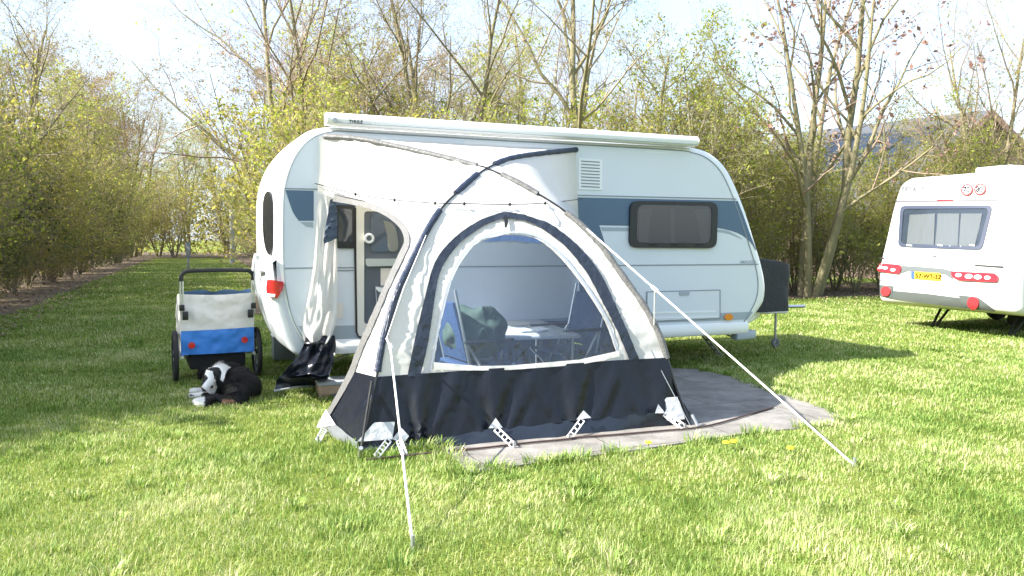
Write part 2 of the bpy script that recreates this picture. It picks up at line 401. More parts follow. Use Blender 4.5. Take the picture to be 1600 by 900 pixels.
# bare earth below the hedges
def strip(p, d, a, b, w0, w1):
    nrm = Vector((d.y, -d.x, 0)); return [(q.x, q.y) for q in (p + d * a + nrm * w0, p + d * b + nrm * w0, p + d * b + nrm * w1, p + d * a + nrm * w1)]
soil1 = wavy(strip(H0, LD, -13, 70, .15, -5.5), .6, .32, 1.0)
soil2 = wavy(strip(B0, U, -2, 26, .35, -4.5), .6, .3, 4.0)
soil3 = wavy(strip(B0 + U * .4, LD, 1.5, 70, 2.2, -.2), .6, .3, 9.0)
soil4 = wavy([(-40, 55), (-12, 62), (-12, 84), (-40, 84)], 1.5, .8, 5.0)
SOILS = [soil1, soil2, soil3, soil4]
for i, p in enumerate(SOILS): setp(sheet(p, .008 + .004 * i, -.02, 'bare_earth', M_soil), kind='structure')
def dry_leaves():
    V = []; T = []
    def put(n, p, d, a, b, w0, w1):
        nrm = Vector((d.y, -d.x, 0))
        for _ in range(n):
            q = p + d * (a + (b - a) * random.random() ** 1.6) + nrm * random.uniform(w0, w1); s = random.uniform(.02, .05); t = random.uniform(0, 6.28)
            e1 = Vector((math.cos(t), math.sin(t), random.uniform(-.4, .4))) * s; e2 = Vector((-math.sin(t), math.cos(t), random.uniform(-.4, .4))) * s * .6
            c = q + Vector((0, 0, .035)); k = len(V); V.extend([c - e1, c + e2, c + e1, c - e2]); T.extend([(k, k + 1, k + 2), (k, k + 2, k + 3)])
    put(7000, H0, LD, -6, 45, .9, -3); put(5000, B0, U, 2, 24, .9, -2.5); put(2500, B0 - U, LD, 0, 40, 2.2, 0)
    m = leafmat('dry_leaf', [(.10, .065, .035), (.22, .15, .09), (.33, .25, .16)], .1)
    setp(link('fallen_leaves', fast('fallen_leaves', V, T, [m])), 'brown fallen leaves scattered on bare earth below the hedges', 'leaves', kind='stuff')
dry_leaves()
# concrete slab
sp = [G(*q) for q in [(694, 704), (737, 742), (860, 722), (1000, 704), (1180, 677), (1328, 664), (1292, 640), (1205, 612), (1150, 592), (1092, 578), (1030, 576)]]
slab_poly = [(p.x, p.y) for p in sp] + [loc(3.0, .55, 0).xy[:], loc(.75, .55, 0).xy[:]]
slab_poly = wavy(slab_poly, .10, .018, 2.0)
def concrete():
    m, nt, o = newmat('weathered_concrete'); l = nt.links.new
    b = nt.nodes.new('ShaderNodeBsdfPrincipled'); b.inputs['Roughness'].default_value = .9
    t = nt.nodes.new('ShaderNodeTexCoord'); mpn = nt.nodes.new('ShaderNodeMapping'); mpn.inputs['Rotation'].default_value = (0, 0, -ANG); mpn.inputs['Location'].default_value = (.35, .3, 0)
    l(t.outputs['Object'], mpn.inputs[0])
    ds = nt.nodes.new('ShaderNodeTexNoise'); ds.inputs['Scale'].default_value = 5; ds.inputs['Detail'].default_value = 4; l(mpn.outputs[0], ds.inputs['Vector'])
    mxv = nt.nodes.new('ShaderNodeMix'); mxv.data_type = 'RGBA'; mxv.blend_type = 'LINEAR_LIGHT'; mxv.inputs[0].default_value = .035; l(mpn.outputs[0], mxv.inputs[6]); l(ds.outputs['Color'], mxv.inputs[7])
    br = nt.nodes.new('ShaderNodeTexBrick'); br.inputs['Scale'].default_value = 1; br.inputs['Brick Width'].default_value = 1.0; br.inputs['Row Height'].default_value = .98; br.inputs['Mortar Size'].default_value = .006; br.inputs['Mortar Smooth'].default_value = .4
    br.inputs['Color1'].default_value = (.26, .25, .235, 1); br.inputs['Color2'].default_value = (.23, .22, .21, 1); br.inputs['Mortar'].default_value = (.10, .09, .07, 1); l(mxv.outputs[2], br.inputs['Vector'])
    n = nt.nodes.new('ShaderNodeTexNoise'); n.inputs['Scale'].default_value = 3; n.inputs['Detail'].default_value = 10; n.inputs['Roughness'].default_value = .72; l(t.outputs['Object'], n.inputs['Vector'])
    r = nt.nodes.new('ShaderNodeValToRGB'); r.color_ramp.elements[0].position = .32; r.color_ramp.elements[0].color = (.48, .47, .44, 1); r.color_ramp.elements[1].position = .68; r.color_ramp.elements[1].color = (1.12, 1.1, 1.08, 1); l(n.outputs['Fac'], r.inputs[0])
    vo = nt.nodes.new('ShaderNodeTexVoronoi'); vo.inputs['Scale'].default_value = 16; l(t.outputs['Object'], vo.inputs['Vector'])
    r3 = nt.nodes.new('ShaderNodeValToRGB'); r3.color_ramp.elements[0].position = .05; r3.color_ramp.elements[0].color = (1.5, 1.5, 1.5, 1); r3.color_ramp.elements[1].position = .12; r3.color_ramp.elements[1].color = (1, 1, 1, 1); l(vo.outputs['Distance'], r3.inputs[0])
    a = nt.nodes.new('ShaderNodeMix'); a.data_type = 'RGBA'; a.blend_type = 'MULTIPLY'; a.inputs[0].default_value = 1; l(br.outputs['Color'], a.inputs[6]); l(r.outputs[0], a.inputs[7])
    a2 = nt.nodes.new('ShaderNodeMix'); a2.data_type = 'RGBA'; a2.blend_type = 'MULTIPLY'; a2.inputs[0].default_value = .6; l(a.outputs[2], a2.inputs[6]); l(r3.outputs[0], a2.inputs[7]); l(a2.outputs[2], b.inputs['Base Color'])
    n2 = nt.nodes.new('ShaderNodeTexNoise'); n2.inputs['Scale'].default_value = 60; n2.inputs['Detail'].default_value = 4; l(t.outputs['Object'], n2.inputs['Vector'])
    bp = nt.nodes.new('ShaderNodeBump'); bp.inputs['Strength'].default_value = .35; bp.inputs['Distance'].default_value = .01; l(n2.outputs['Fac'], bp.inputs['Height']); l(bp.outputs[0], b.inputs['Normal'])
    l(b.outputs[0], o.inputs[0]); return m
SLABZ = .012
setp(sheet(slab_poly, SLABZ, -.05, 'concrete_slab', concrete()), kind='structure')

# ------------------------------------------------------------------ grass
def in_poly_np(x, y, poly):
    c = np.zeros(len(x), bool); n = len(poly); j = n - 1
    for i in range(n):
        xi, yi = poly[i]; xj, yj = poly[j]
        if yi != yj: c ^= ((yi > y) != (yj > y)) & (x < (xj - xi) * (y - yi) / (yj - yi) + xi)
        j = i
    return c
def vnoise(x, y, sc, seed):
    r = np.random.default_rng(seed).random((64, 64)); X = x / sc; Y = y / sc; i = np.floor(X).astype(int); j = np.floor(Y).astype(int); a = X - i; b = Y - j
    a = a * a * (3 - 2 * a); b = b * b * (3 - 2 * b); g_ = lambda p, q: r[p % 64, q % 64]
    return (g_(i, j) * (1 - a) + g_(i + 1, j) * a) * (1 - b) + (g_(i, j + 1) * (1 - a) + g_(i + 1, j + 1) * a) * b
def blades(d0, d1, dens, w, h, margin=1.3):
    hw = lambda d: .70 * d + 1.4
    n = int(dens * (hw(d0) + hw(d1)) * (d1 - d0)); y = rng.uniform(d0, d1, n); y = np.where(rng.random(n) < hw(y) / hw(d1), y, rng.uniform(d0, d1, n)); x = rng.uniform(-1, 1, n) * hw(y)
    keep = ~in_poly_np(x + (vnoise(x, y, .11, 21) - .5) * .20, y + (vnoise(x, y, .11, 22) - .5) * .20, slab_in)
    for s in SOILS: keep &= ~in_poly_np(x, y, s) | (rng.random(n) < .05)
    tu = vnoise(x, y, .16, 1) * .5 + vnoise(x, y, .5, 2) * .5
    keep &= rng.random(n) < .35 + 1.1 * tu
    x = x[keep]; y = y[keep]; tu = tu[keep]; n = len(x)
    hh = h * (.55 + .75 * tu) * rng.uniform(.6, 1.35, n); ww = w * rng.uniform(.7, 1.3, n)
    az = rng.uniform(0, 6.283, n) + 0; swirl = vnoise(x, y, .6, 5) * 9
    az = np.where(rng.random(n) < .3, swirl + rng.normal(0, .9, n), az)
    le = np.abs(rng.normal(.62, .4, n)) * hh; lx = np.cos(az) * le; ly = np.sin(az) * le
    px = -np.sin(az + rng.normal(0, .5, n)) * ww / 2; py = np.cos(az) * ww / 2
    V = np.zeros((n, 5, 3))
    V[:, 0] = np.c_[x - px, y - py, np.full(n, -.005)]; V[:, 1] = np.c_[x + px, y + py, np.full(n, -.005)]
    V[:, 2] = np.c_[x - px * .8 + lx * .35, y - py * .8 + ly * .35, hh * .62]; V[:, 3] = np.c_[x + px * .8 + lx * .35, y + py * .8 + ly * .35, hh * .62]
    V[:, 4] = np.c_[x + lx, y + ly, hh * .95]
    k = (np.arange(n) * 5)[:, None]
    T = np.concatenate([k + [[0, 1, 3]], k + [[0, 3, 2]], k + [[2, 3, 4]]], 1).reshape(-1, 3)
    return V.reshape(-1, 3), T
slab_in = [(x * .982 + .018 * .9, y * .982 + .018 * 6.2) for x, y in slab_poly]
Vs = []; Ts = []; k = 0
for a in [(2.2, 4.2, 11000, .0026, .033), (4.2, 6.5, 6800, .0036, .033), (6.5, 10, 3000, .0055, .034), (10, 18, 900, .010, .036), (18, 45, 140, .022, .04)]:
    v, t = blades(*a); Vs.append(v); Ts.append(t + k); k += len(v)
# taller unmown tufts
def tufts():
    V = []; T = []; spots = [(random.uniform(-.62, .62) * d, d, random.uniform(.035, .10), random.uniform(.045, .075)) for d in [random.uniform(2.9, 11) for _ in range(210)]]
    for px, py in ((640, 704), (655, 703), (670, 702), (686, 701), (600, 716), (545, 702), (700, 716), (725, 742), (770, 736), (840, 726), (900, 719), (960, 711), (1090, 692), (1180, 680), (1260, 672), (1330, 660), (480, 612), (500, 610), (515, 606)):
        q = G(px, py); spots.append((q.x, q.y, .10, .085))
    for _ in range(26):
        q = sp[random.randrange(0, 10)].lerp(sp[random.randrange(0, 10)], 0); i = random.randrange(1, 9); q = sp[i].lerp(sp[i + 1], random.random()); spots.append((q.x + random.uniform(-.03, .03), q.y + random.uniform(-.03, .03), .08, .055))
    sx = np.array([q[0] for q in spots]); sy = np.array([q[1] for q in spots]); ins = in_poly_np(sx, sy, slab_in); spots = [q for q, i_ in zip(spots, ins) if not i_]
    for x, y, r, h in spots:
        for _ in range(int(500 * r + 25)):
            a = random.uniform(0, 6.28); rr = r * random.random() ** .5; bx, by = x + math.cos(a) * rr, y + math.sin(a) * rr; hh = h * random.uniform(.5, 1.15); az = a + random.gauss(0, .7); le = hh * random.uniform(.25, .95); w = .0018 + .0003 * y; c, s_ = math.cos(az), math.sin(az); k_ = len(V)
            V.extend([(bx + s_ * w, by - c * w, -.005), (bx - s_ * w, by + c * w, -.005), (bx + c * le * .35 + s_ * w * .8, by + s_ * le * .35 - c * w * .8, hh * .62), (bx + c * le * .35 - s_ * w * .8, by + s_ * le * .35 + c * w * .8, hh * .62), (bx + c * le, by + s_ * le, hh * .92)])
            T.extend([(k_, k_ + 1, k_ + 3), (k_, k_ + 3, k_ + 2), (k_ + 2, k_ + 3, k_ + 4)])
    return np.array(V), np.array(T)
v, t = tufts(); Vs.append(v); Ts.append(t + k); k += len(v)
M_grass = leafmat('grass_blade', [(.075, .15, .022), (.165, .27, .045), (.27, .37, .085), (.38, .44, .16), (.55, .53, .31)], .3, 1.15)
setp(link('lawn_grass', fast('lawn_grass', np.concatenate(Vs), np.concatenate(Ts), [M_grass])), 'short sunlit lawn grass with straw coloured patches', 'grass', kind='stuff')
del Vs, Ts

# ------------------------------------------------------------------ trees
def tubes(branches, sides):
    V = []; T = []; k = 0
    for P_, r_ in branches:
        m = len(P_); d = np.gradient(P_, axis=0); d /= np.linalg.norm(d, axis=1)[:, None] + 1e-9
        ref = np.array([.31, .17, .93]) if abs(d[0, 2]) < .8 else np.array([.95, .2, .1])
        a = np.cross(d, ref); a /= np.linalg.norm(a, axis=1)[:, None] + 1e-9; b = np.cross(d, a); n = sides(r_[0])
        t = np.arange(n) * 2 * np.pi / n
        ring = P_[:, None, :] + (a[:, None, :] * np.cos(t)[None, :, None] + b[:, None, :] * np.sin(t)[None, :, None]) * r_[:, None, None]
        V.append(ring.reshape(-1, 3)); i = np.arange(m - 1)[:, None] * n; j = np.arange(n)[None, :]; j2 = (j + 1) % n
        q = np.stack([i + j, i + j2, i + n + j2, i + n + j], -1).reshape(-1, 4) + k
        T.append(q[:, [0, 1, 2]]); T.append(q[:, [0, 2, 3]]); k += m * n
    return np.concatenate(V), np.concatenate(T)
def gen_tree(seed, h, stems, r0_, lv, leaf, spread=.25, bark=None, twig=None, wob=.14, lean=(0, 0), split=2, clear=.3):
    """lv: per level (children per branch, length ratio, angle, upward pull); leaf: (material, per twig point, size, chance, from level)"""
    rg = np.random.default_rng(seed); out = {}; LP = []
    def grow(p, d, Ln, r, lvl):
        k = max(3, int(7 - lvl)); pts = [p]; rr = [r]; seg = Ln / k; ups = lv[min(lvl, len(lv) - 1)][3]
        for i in range(k):
            d = d + rg.normal(0, wob * (.45 if lvl == 0 else 1), 3) + np.array([0, 0, ups]); d = d / np.linalg.norm(d); p = p + d * seg; pts.append(p)
            rr.append(max(.0022, r * (1 - .78 * (i + 1) / k)))
        pts = np.array(pts); rr = np.array(rr); out.setdefault(lvl, []).append((pts, rr))
        if lvl >= leaf[4]:
            for q in pts[1:]:
                if rg.random() < leaf[3]: LP.append(q)
        if lvl < len(lv):
            n, ratio, ang, _ = lv[lvl]; n = max(1, int(round(n * rg.uniform(.75, 1.25)))); ph = rg.uniform(0, 6.28)
            for c in range(n):
                f = (clear if lvl == 0 else .15) + (1 - (clear if lvl == 0 else .15)) * (c + rg.random()) / n; x = f * k; i = min(int(x), k - 1); q = pts[i] + (pts[i + 1] - pts[i]) * (x - i)
                t = pts[i + 1] - pts[i]; t = t / np.linalg.norm(t); a = np.cross(t, [.3, .9, .2]); a /= np.linalg.norm(a); b = np.cross(t, a); ph += 2.4 + rg.normal(0, .5)
                an = R(ang) * rg.uniform(.65, 1.3); nd = t * math.cos(an) + (a * math.cos(ph) + b * math.sin(ph)) * math.sin(an)
                grow(q, nd, Ln * ratio * (1.15 - .55 * f) * rg.uniform(.75, 1.25), max(.003, (rr[i] * (1 - (x - i)) + rr[i + 1] * (x - i)) * .62), lvl + 1)
    for s in range(stems):
        t = 2 * math.pi * (s + rg.random() * .6) / stems; sp_ = spread * rg.uniform(.5, 1.2) * (0 if stems == 1 else 1)
        d = np.array([math.cos(t) * sp_ + lean[0], math.sin(t) * sp_ + lean[1], 1.]); d /= np.linalg.norm(d)
        grow(np.array([math.cos(t), math.sin(t), 0]) * (.0 if stems == 1 else r0_ * 1.2) - np.array([0, 0, .1]), d, h * rg.uniform(.8, 1.05), r0_ * rg.uniform(.7, 1.05), 0)
    sides = lambda r: 8 if r > .07 else 5 if r > .02 else 3
    tv, tt = tubes([b for l_ in range(split) for b in out.get(l_, [])], sides)
    tw = [b for l_ in out if l_ >= split for b in out[l_]]
    V, T = tubes(tw, sides); mi = np.zeros(len(T), np.int32)
    if LP and leaf[1]:
        C = np.repeat(np.array(LP), leaf[1], 0); n = len(C); sz = leaf[2]; C = C + rg.normal(0, sz * 1.5, (n, 3))
        e1 = rg.normal(0, 1, (n, 3)); e1 /= np.linalg.norm(e1, axis=1)[:, None]; e2 = np.cross(e1, rg.normal(0, 1, (n, 3))); e2 /= np.linalg.norm(e2, axis=1)[:, None]
        s = sz * np.clip(rg.lognormal(-.18, .42, (n, 1)), .3, 1.9); LV = np.stack([C - e1 * s, C + e2 * s * .55, C + e1 * s, C - e2 * s * .55], 1).reshape(-1, 3)
        kk = (np.arange(n) * 4)[:, None] + len(V); LT = np.concatenate([kk + [[0, 1, 2]], kk + [[0, 2, 3]]], 1).reshape(-1, 3)
        V = np.concatenate([V, LV]); T = np.concatenate([T, LT]); mi = np.concatenate([mi, np.ones(len(LT), np.int32)])
    return (fast('trunk', tv, tt, [bark or M_bark], smooth=True), fast('crown', V, T, [twig or M_twig, leaf[0]], mi))
PROTO = {}
# shrubs of the hedges
LVS = [(10, .50, 42, .10), (6, .52, 42, .05), (3, .58, 45, .02)]
for i in range(3): PROTO['olive%d' % i] = gen_tree(20 + i, 3.6, 7, .035, LVS, (M_leafA, 2, .031, .60, 1), .42, M_bark2, M_twig, clear=.08, split=1)
for i in range(2): PROTO['green%d' % i] = gen_tree(30 + i, 3.8, 6, .035, LVS, (M_leafB, 2, .032, .60, 1), .38, M_bark, M_twig, clear=.10, split=1)
PROTO['dark0'] = gen_tree(37, 3.0, 7, .03, LVS, (M_leafC, 3, .036, .55, 1), .42, M_bark2, M_twig, clear=.05, split=1)
# trees
LVT = [(9, .50, 38, .06), (7, .50, 42, .04), (6, .50, 45, .03), (4, .55, 45, .02)]
PROTO['bare0'] = gen_tree(41, 8.5, 3, .12, LVT[:3] + [(5, .6, 45, .02)], (M_leafA, 1, .028, .14, 3), .22, M_bark, M_twig)
PROTO['bare1'] = gen_tree(42, 9.0, 2, .13, LVT[:3] + [(5, .6, 45, .02)], (M_leafB, 1, .03, .18, 3), .25, M_bark, M_twig2)
PROTO['bud0'] = gen_tree(43, 7.5, 3, .10, LVT[:3] + [(4, .55, 45, .02)], (M_leafB, 2, .034, .35, 3), .25, M_bark, M_twig)
PROTO['bud1'] = gen_tree(44, 7.5, 1, .14, LVT[:3] + [(4, .55, 45, .02)], (M_leafA, 2, .034, .35, 3), .2, M_bark, M_twig)
PROTO['rust0'] = gen_tree(45, 8.0, 4, .09, LVT[:3] + [(4, .55, 45, .02)], (M_leafR, 2, .03, .40, 3), .2, M_bark, M_twig2)
PROTO['ash0'] = gen_tree(46, 10.0, 5, .15, [(7, .48, 36, .07), (5, .5, 42, .05), (4, .5, 45, .03)], (M_key, 5, .05, .17, 2), .17, M_bark, M_twig2, clear=.25)
PROTO['fork0'] = gen_tree(47, 10.0, 1, .19, [(8, .62, 30, .08), (7, .5, 40, .05), (5, .5, 45, .03), (3, .5, 45, .02)], (M_leafB, 2, .03, .14, 3), .2, M_bark, M_twig, clear=.32)
SEQ = {}
def plant(kind, p, s, rz, label, cat, group=None, name=None, sz=None):
    tr, cr = PROTO[kind]
    e = empty(name or ('shrub' if cat == 'shrub' else 'tree'), p, label, cat, group)
    e.scale = (s, s, sz or s); e.rotation_euler = (0, 0, rz)
    for nm, me in (('trunk', tr), ('crown', cr)):
        o = bpy.data.objects.new(nm, me); COL.objects.link(o); o.parent = e
    return e
def P2(px, d, off=0):  # ground point seen in photo column px at depth d
    return Vector(((px - 800) / F * d, d, 0))
ORD = 'first second third fourth fifth sixth seventh eighth ninth tenth eleventh twelfth thirteenth fourteenth fifteenth sixteenth seventeenth eighteenth nineteenth twentieth'.split()
# left hedge along the lane
i = 0; s = -2.2
while s < 62:
    kind = ['olive0', 'green1', 'olive2', 'green0', 'olive0', 'dark0', 'olive1'][i % 7]
    p = H0 + LD * s - U * (1.25 + .5 * random.random())
    plant(kind, p, random.uniform(.95, 1.35) * (1 if s < 25 else 1.15), random.uniform(0, 6.28), '%s olive shrub from the near end of the hedge left of the grass lane' % (ORD[i] if i < 20 else 'far'), 'shrub', 'shrubs in the hedge left of the lane')
    s += 1.75 if s < 15 else 2.6 if s < 35 else 3.8; i += 1
i = 0; s = .5
while s < 60:
    plant(['green0', 'olive2', 'green1', 'olive0'][i % 4], H0 + LD * s - U * (3.3 + random.random()), random.uniform(1.4, 1.85), random.uniform(0, 6.28), 'tall twiggy shrub, %s in the back row behind the left hedge' % (ORD[i] if i < 20 else 'far one'), 'shrub', 'tall shrubs behind the left hedge')
    s += 5.5 if s < 20 else 8; i += 1
# low brush filling the foot of both hedges
i = 0; s = -3.0
while s < 40:
    plant(['olive1', 'dark0', 'green0'][i % 3], H0 + LD * s - U * (.85 + .5 * random.random()), random.uniform(.42, .62), random.uniform(0, 6.28), '%s low brush clump from the near end, at the foot of the left hedge' % (ORD[i] if i < 20 else 'far'), 'shrub', 'low brush below the left hedge')
    s += 1.5 if s < 15 else 3; i += 1
i = 0; s = 8.5
while s < 23:
    plant(['green1', 'olive0', 'dark0'][i % 3], B0 + U * s + LD * (.55 + random.random() * .6), random.uniform(.42, .62), random.uniform(0, 6.28), '%s low brush clump from the left between the two caravans' % ORD[min(i, 19)], 'shrub', 'low brush below the hedge between the caravans'); s += 1.15; i += 1
left_trees = [('bare0', -1.5, 3.2, .82, 'bare twiggy tree rising at the left edge of the photo'), ('bud1', 3.0, 2.6, .95, 'budding tree with slim stem behind the near part of the left hedge'), ('bare0', 9.0, 1.9, 1.0, 'big bare tree with spreading limbs above the left hedge'),
    ('bare1', 14, 3.4, 1.05, 'bare tree with reddish twigs behind the big spreading tree'), ('bud0', 20, 1.2, 1.05, 'budding three stemmed tree half way along the left hedge'), ('rust0', 27, 2.2, 1.25, 'rusty orange budding tree towards the end of the lane'), ('bare0', 33, 1.0, 1.15, 'bare tree beside the lane beyond the rusty orange one'),
    ('rust0', 41, 3, 1.3, 'farther rusty budding tree left of the lane end'), ('bare1', 50, 1.5, 1.4, 'tall bare tree near the left end of the far lane'), ('bud0', 60, -2.5, 1.5, 'budding tree standing at the far end of the lane'), ('bare0', 66, -6, 1.6, 'bare tree closing the far end of the lane')]
for kd, s, o, sc, lb in left_trees: plant(kd, H0 + LD * s - U * o, sc, random.uniform(0, 6.28), lb, 'tree', 'trees along the lane')
for q, kd, sc, lb in [((-25.5, 58), 'olive2', 1.7, 'broad olive shrub closing the far end of the grass lane'), ((-22.3, 61), 'olive0', 1.8, 'olive shrub at the lane end right of the broad one'), ((-28.5, 62), 'green0', 1.7, 'green shrub at the lane end left of the broad one')]:
    plant(kd, Vector((*q, 0)), sc, 1.0, lb, 'shrub', 'shrubs at the lane end')
# shading trees left of the frame
for q, kd, sc in [((-8.0, 5.2), 'dark0', 1.25), ((-7.9, 6.6), 'olive0', 1.25), ((-8.6, 7.6), 'dark0', 1.45), ((-8.6, 9.0), 'olive2', 1.3), ((-9.6, 10.4), 'olive0', 1.3), ((-9.9, 6.2), 'dark0', 1.7), ((-10.4, 8.4), 'olive1', 1.5), ((-10.6, 11.2), 'dark0', 1.5), ((-10.2, 4.6), 'olive2', 1.3), ((-12.6, 6.6), 'bare1', .9)]:
    plant(kd, Vector((*q, 0)), sc, random.uniform(0, 6.28), 'leafy shrub or tree just left of the photo shading the lawn', 'tree', 'trees left of the frame')
# trees behind the photographer, seen mirrored in the panes
for k in range(9): plant(['olive1', 'green0', 'bud0'][k % 3], Vector((-12 + 4.6 * k, -24 - 3 * (k % 2), 0)), 1.7 if k % 3 < 2 else 1.0, k * 1.3, 'tree behind the photographer mirrored in the caravan panes', 'tree', 'trees behind the photographer')
# hedge behind the caravans
i = 0; s = .3
while s < 24:
    kind = ['green0', 'olive0', 'green1', 'olive1', 'green1', 'olive2'][i % 6]
    plant(kind, B0 + U * s + LD * (.9 + random.random() * .8), random.uniform(.95, 1.2), random.uniform(0, 6.28), '%s shrub from the left in the yellow green hedge behind the caravan' % ORD[min(i, 19)], 'shrub', 'shrubs in the hedge behind the caravans'); s += 1.5; i += 1
i = 0; s = 0
while s < 28:
    plant(['olive2', 'green0', 'dark0', 'olive1', 'green1'][i % 5], B0 + U * s + LD * (3.2 + random.random() * 1.2), random.uniform(1.15, 1.5) * (1 if s < 16.5 else .62), random.uniform(0, 6.28), '%s tall shrub from the left behind the yellow green hedge' % ORD[min(i, 19)], 'shrub', 'tall shrubs behind the caravan hedge'); s += 3.0; i += 1
i = 0; s = 4.0
while s < 50:
    plant(['green1', 'green0', 'olive1'][i % 3], B0 + U * (1.3 + random.random() * .4) + LD * s, random.uniform(.95, 1.15), random.uniform(0, 6.28), '%s shrub from the near end of the hedge right of the grass lane' % ORD[min(i, 19)], 'shrub', 'shrubs in the hedge right of the lane'); s += 2.2 if s < 20 else 4; i += 1
back = [('bare1', 480, 20, 1.0, 1.2, 'forked bare tree left of the awning rail behind the caravan'), ('bud0', 525, 24, 1.0, 0., 'slim budding tree just right of the forked bare tree'), ('bud1', 610, 21, .95, 2., 'budding tree behind the left half of the caravan roof'),
    ('bare0', 700, 20, 1.0, .6, 'bare twiggy tree behind the middle of the caravan roof'), ('bud0', 770, 25, 1.0, 3.3, 'faint budding tree behind the bare twiggy middle one'), ('fork0', 905, 18.5, 1.0, .9, 'thick forked tree with pale mossy trunk above the caravan roof'), ('bud1', 1010, 21, .95, 4., 'budding tree between the forked tree and the seed hung tree'),
    ('bud0', 1090, 19, .8, 1.7, 'low budding tree behind the front end of the caravan roof'), ('ash0', 1265, 20.5, 1.02, 2.2, 'many stemmed tree hung with dark seed clusters between the caravans'), ('bud1', 1390, 24, .75, 2.4, 'low budding tree left above the far caravan roof'), ('bare1', 1560, 24, .95, 5.2, 'bare reddish tree behind the far caravan'),
    ('bud1', 1640, 23, .9, 3.6, 'bare tree at the right edge of the photo'), ('bare0', 560, 34, 1.2, .2, 'distant bare tree far behind the slim budding tree'), ('rust0', 660, 36, 1.2, .2, 'distant rusty tree far behind the caravan roof'), ('bare1', 840, 34, 1.2, 2.2, 'distant bare tree left of the thick forked trunk'), ('bare0', 980, 36, 1.2, 4.4, 'distant bare tree right of the thick forked trunk'),
    ('bud0', 1130, 34, 1.1, 4.4, 'distant budding tree left of the seed hung tree'), ('rust0', 420, 40, 1.3, 1.4, 'distant rusty tree right of the lane end'), ('bud0', 1478, 25.5, .78, 1.4, 'thin budding tree in front of the house roof')]
for kd, px, d, sc, rz, lb in back: plant(kd, P2(px, d), sc, rz, lb, 'tree', 'trees behind the caravans')
# far wood closing the view
def far_wood():
    tr, cr = PROTO['olive1']; V = []; T = []; 
    rg = np.random.default_rng(3); n = 60000
    t = rg.uniform(-1.1, 1.1, n); d = rg.uniform(58, 85, n); top = 3.2 + 3.2 * vnoise(t * d, d, 4.0, 8)
    C = np.c_[t * d, d, rg.random(n) ** .8 * top]
    C[:, 2] *= 1.25
    e1 = rg.normal(0, 1, (n, 3)); e1 /= np.linalg.norm(e1, axis=1)[:, None]; e2 = np.cross(e1, rg.normal(0, 1, (n, 3))); e2 /= np.linalg.norm(e2, axis=1)[:, None]
    s = rg.uniform(.08, .22, (n, 1)); V = np.stack([C - e1 * s, C + e2 * s * .5, C + e1 * s, C - e2 * s * .5], 1).reshape(-1, 3)
    k = (np.arange(n) * 4)[:, None]; T = np.concatenate([k + [[0, 1, 2]], k + [[0, 2, 3]]], 1).reshape(-1, 3)
    setp(link('far_wood', fast('far_wood', V, T, [M_leafA])), 'pale olive far wood seen through gaps in the hedges', 'wood', kind='stuff')
far_wood()
# ------------------------------------------------------------------ big caravan
CW = 2.28                                        # body width
def body_loft(prof, bulge, rad, width, place, nv=14):
    """closed side profile (a, z) swept across the width with rounded shoulders and bowed ends; place(a, v, z) -> point"""
    n = len(prof); nr = []
    ar = sum(prof[i][0] * prof[(i + 1) % n][1] - prof[(i + 1) % n][0] * prof[i][1] for i in range(n))
    for i in range(n):
        dx = prof[(i + 1) % n][0] - prof[i - 1][0]; dz = prof[(i + 1) % n][1] - prof[i - 1][1]; l = math.hypot(dx, dz) or 1
        nr.append((dz / l, -dx / l) if ar > 0 else (-dz / l, dx / l))
    ss = [0, .08, .25, .55, 1.0]; st = [(rad * s, rad * (1 - math.sqrt(max(0, 1 - (1 - s) ** 2)))) for s in ss]
    vs_ = [(v, i_) for v, i_ in st] + [(rad + (width - 2 * rad) * k / nv, 0) for k in range(1, nv)] + [(width - v, i_) for v, i_ in st[::-1]]
    V = []; Fc = []
    for v, ins in vs_:
        for (a, z), (na, nz_) in zip(prof, nr):
            o = -ins; b = bulge(na, nz_, z) * (1 - (2 * v / width - 1) ** 2)
            V.append(place(a + na * o + (na and math.copysign(b, na)), v, z + nz_ * o))
    m = len(vs_)
    for k in range(m - 1): Fc += [(k * n + i, k * n + (i + 1) % n, (k + 1) * n + (i + 1) % n, (k + 1) * n + i) for i in range(n)]
    Fc += [tuple(range(n)), tuple((m - 1) * n + i for i in range(n))[::-1]]
    return V, Fc
def wz(px, py):
    u, w, z = tol(WALL(px, py)); return (u, z)
prof_px = sm2([(500, 551), (480, 543), (460, 525), (444, 490), (434, 445), (430, 400), (429, 330), (431, 292), (438, 262), (450, 236), (468, 214), (490, 201), (520, 196)], 3) + sm2([(800, 213), (1040, 226), (1088, 230), (1112, 238), (1134, 257), (1151, 287), (1168, 330), (1182, 375), (1193, 412), (1199, 445), (1197, 470), (1188, 486), (1174, 505), (1164, 519), (1150, 524)], 3)
prof = [wz(*q) for q in prof_px]
prof = [(a, z) for a, z in prof]
carv = empty('caravan', loc(2.0, -1.1, 0), 'white touring caravan with slate blue band, awning tent pitched against its side', 'caravan')
V, Fc = body_loft(prof, lambda na, nz_, z: .09 * max(0, abs(na) - .25) if na < 0 else .10 * max(0, na - .2), .085, CW, lambda a, v, z: loc(a, -v, z), 16)
mb = MB(); mb.add(V, Fc); mb.build('body', M_white, carv, ang=28)
BV = bvh_of(V, Fc)
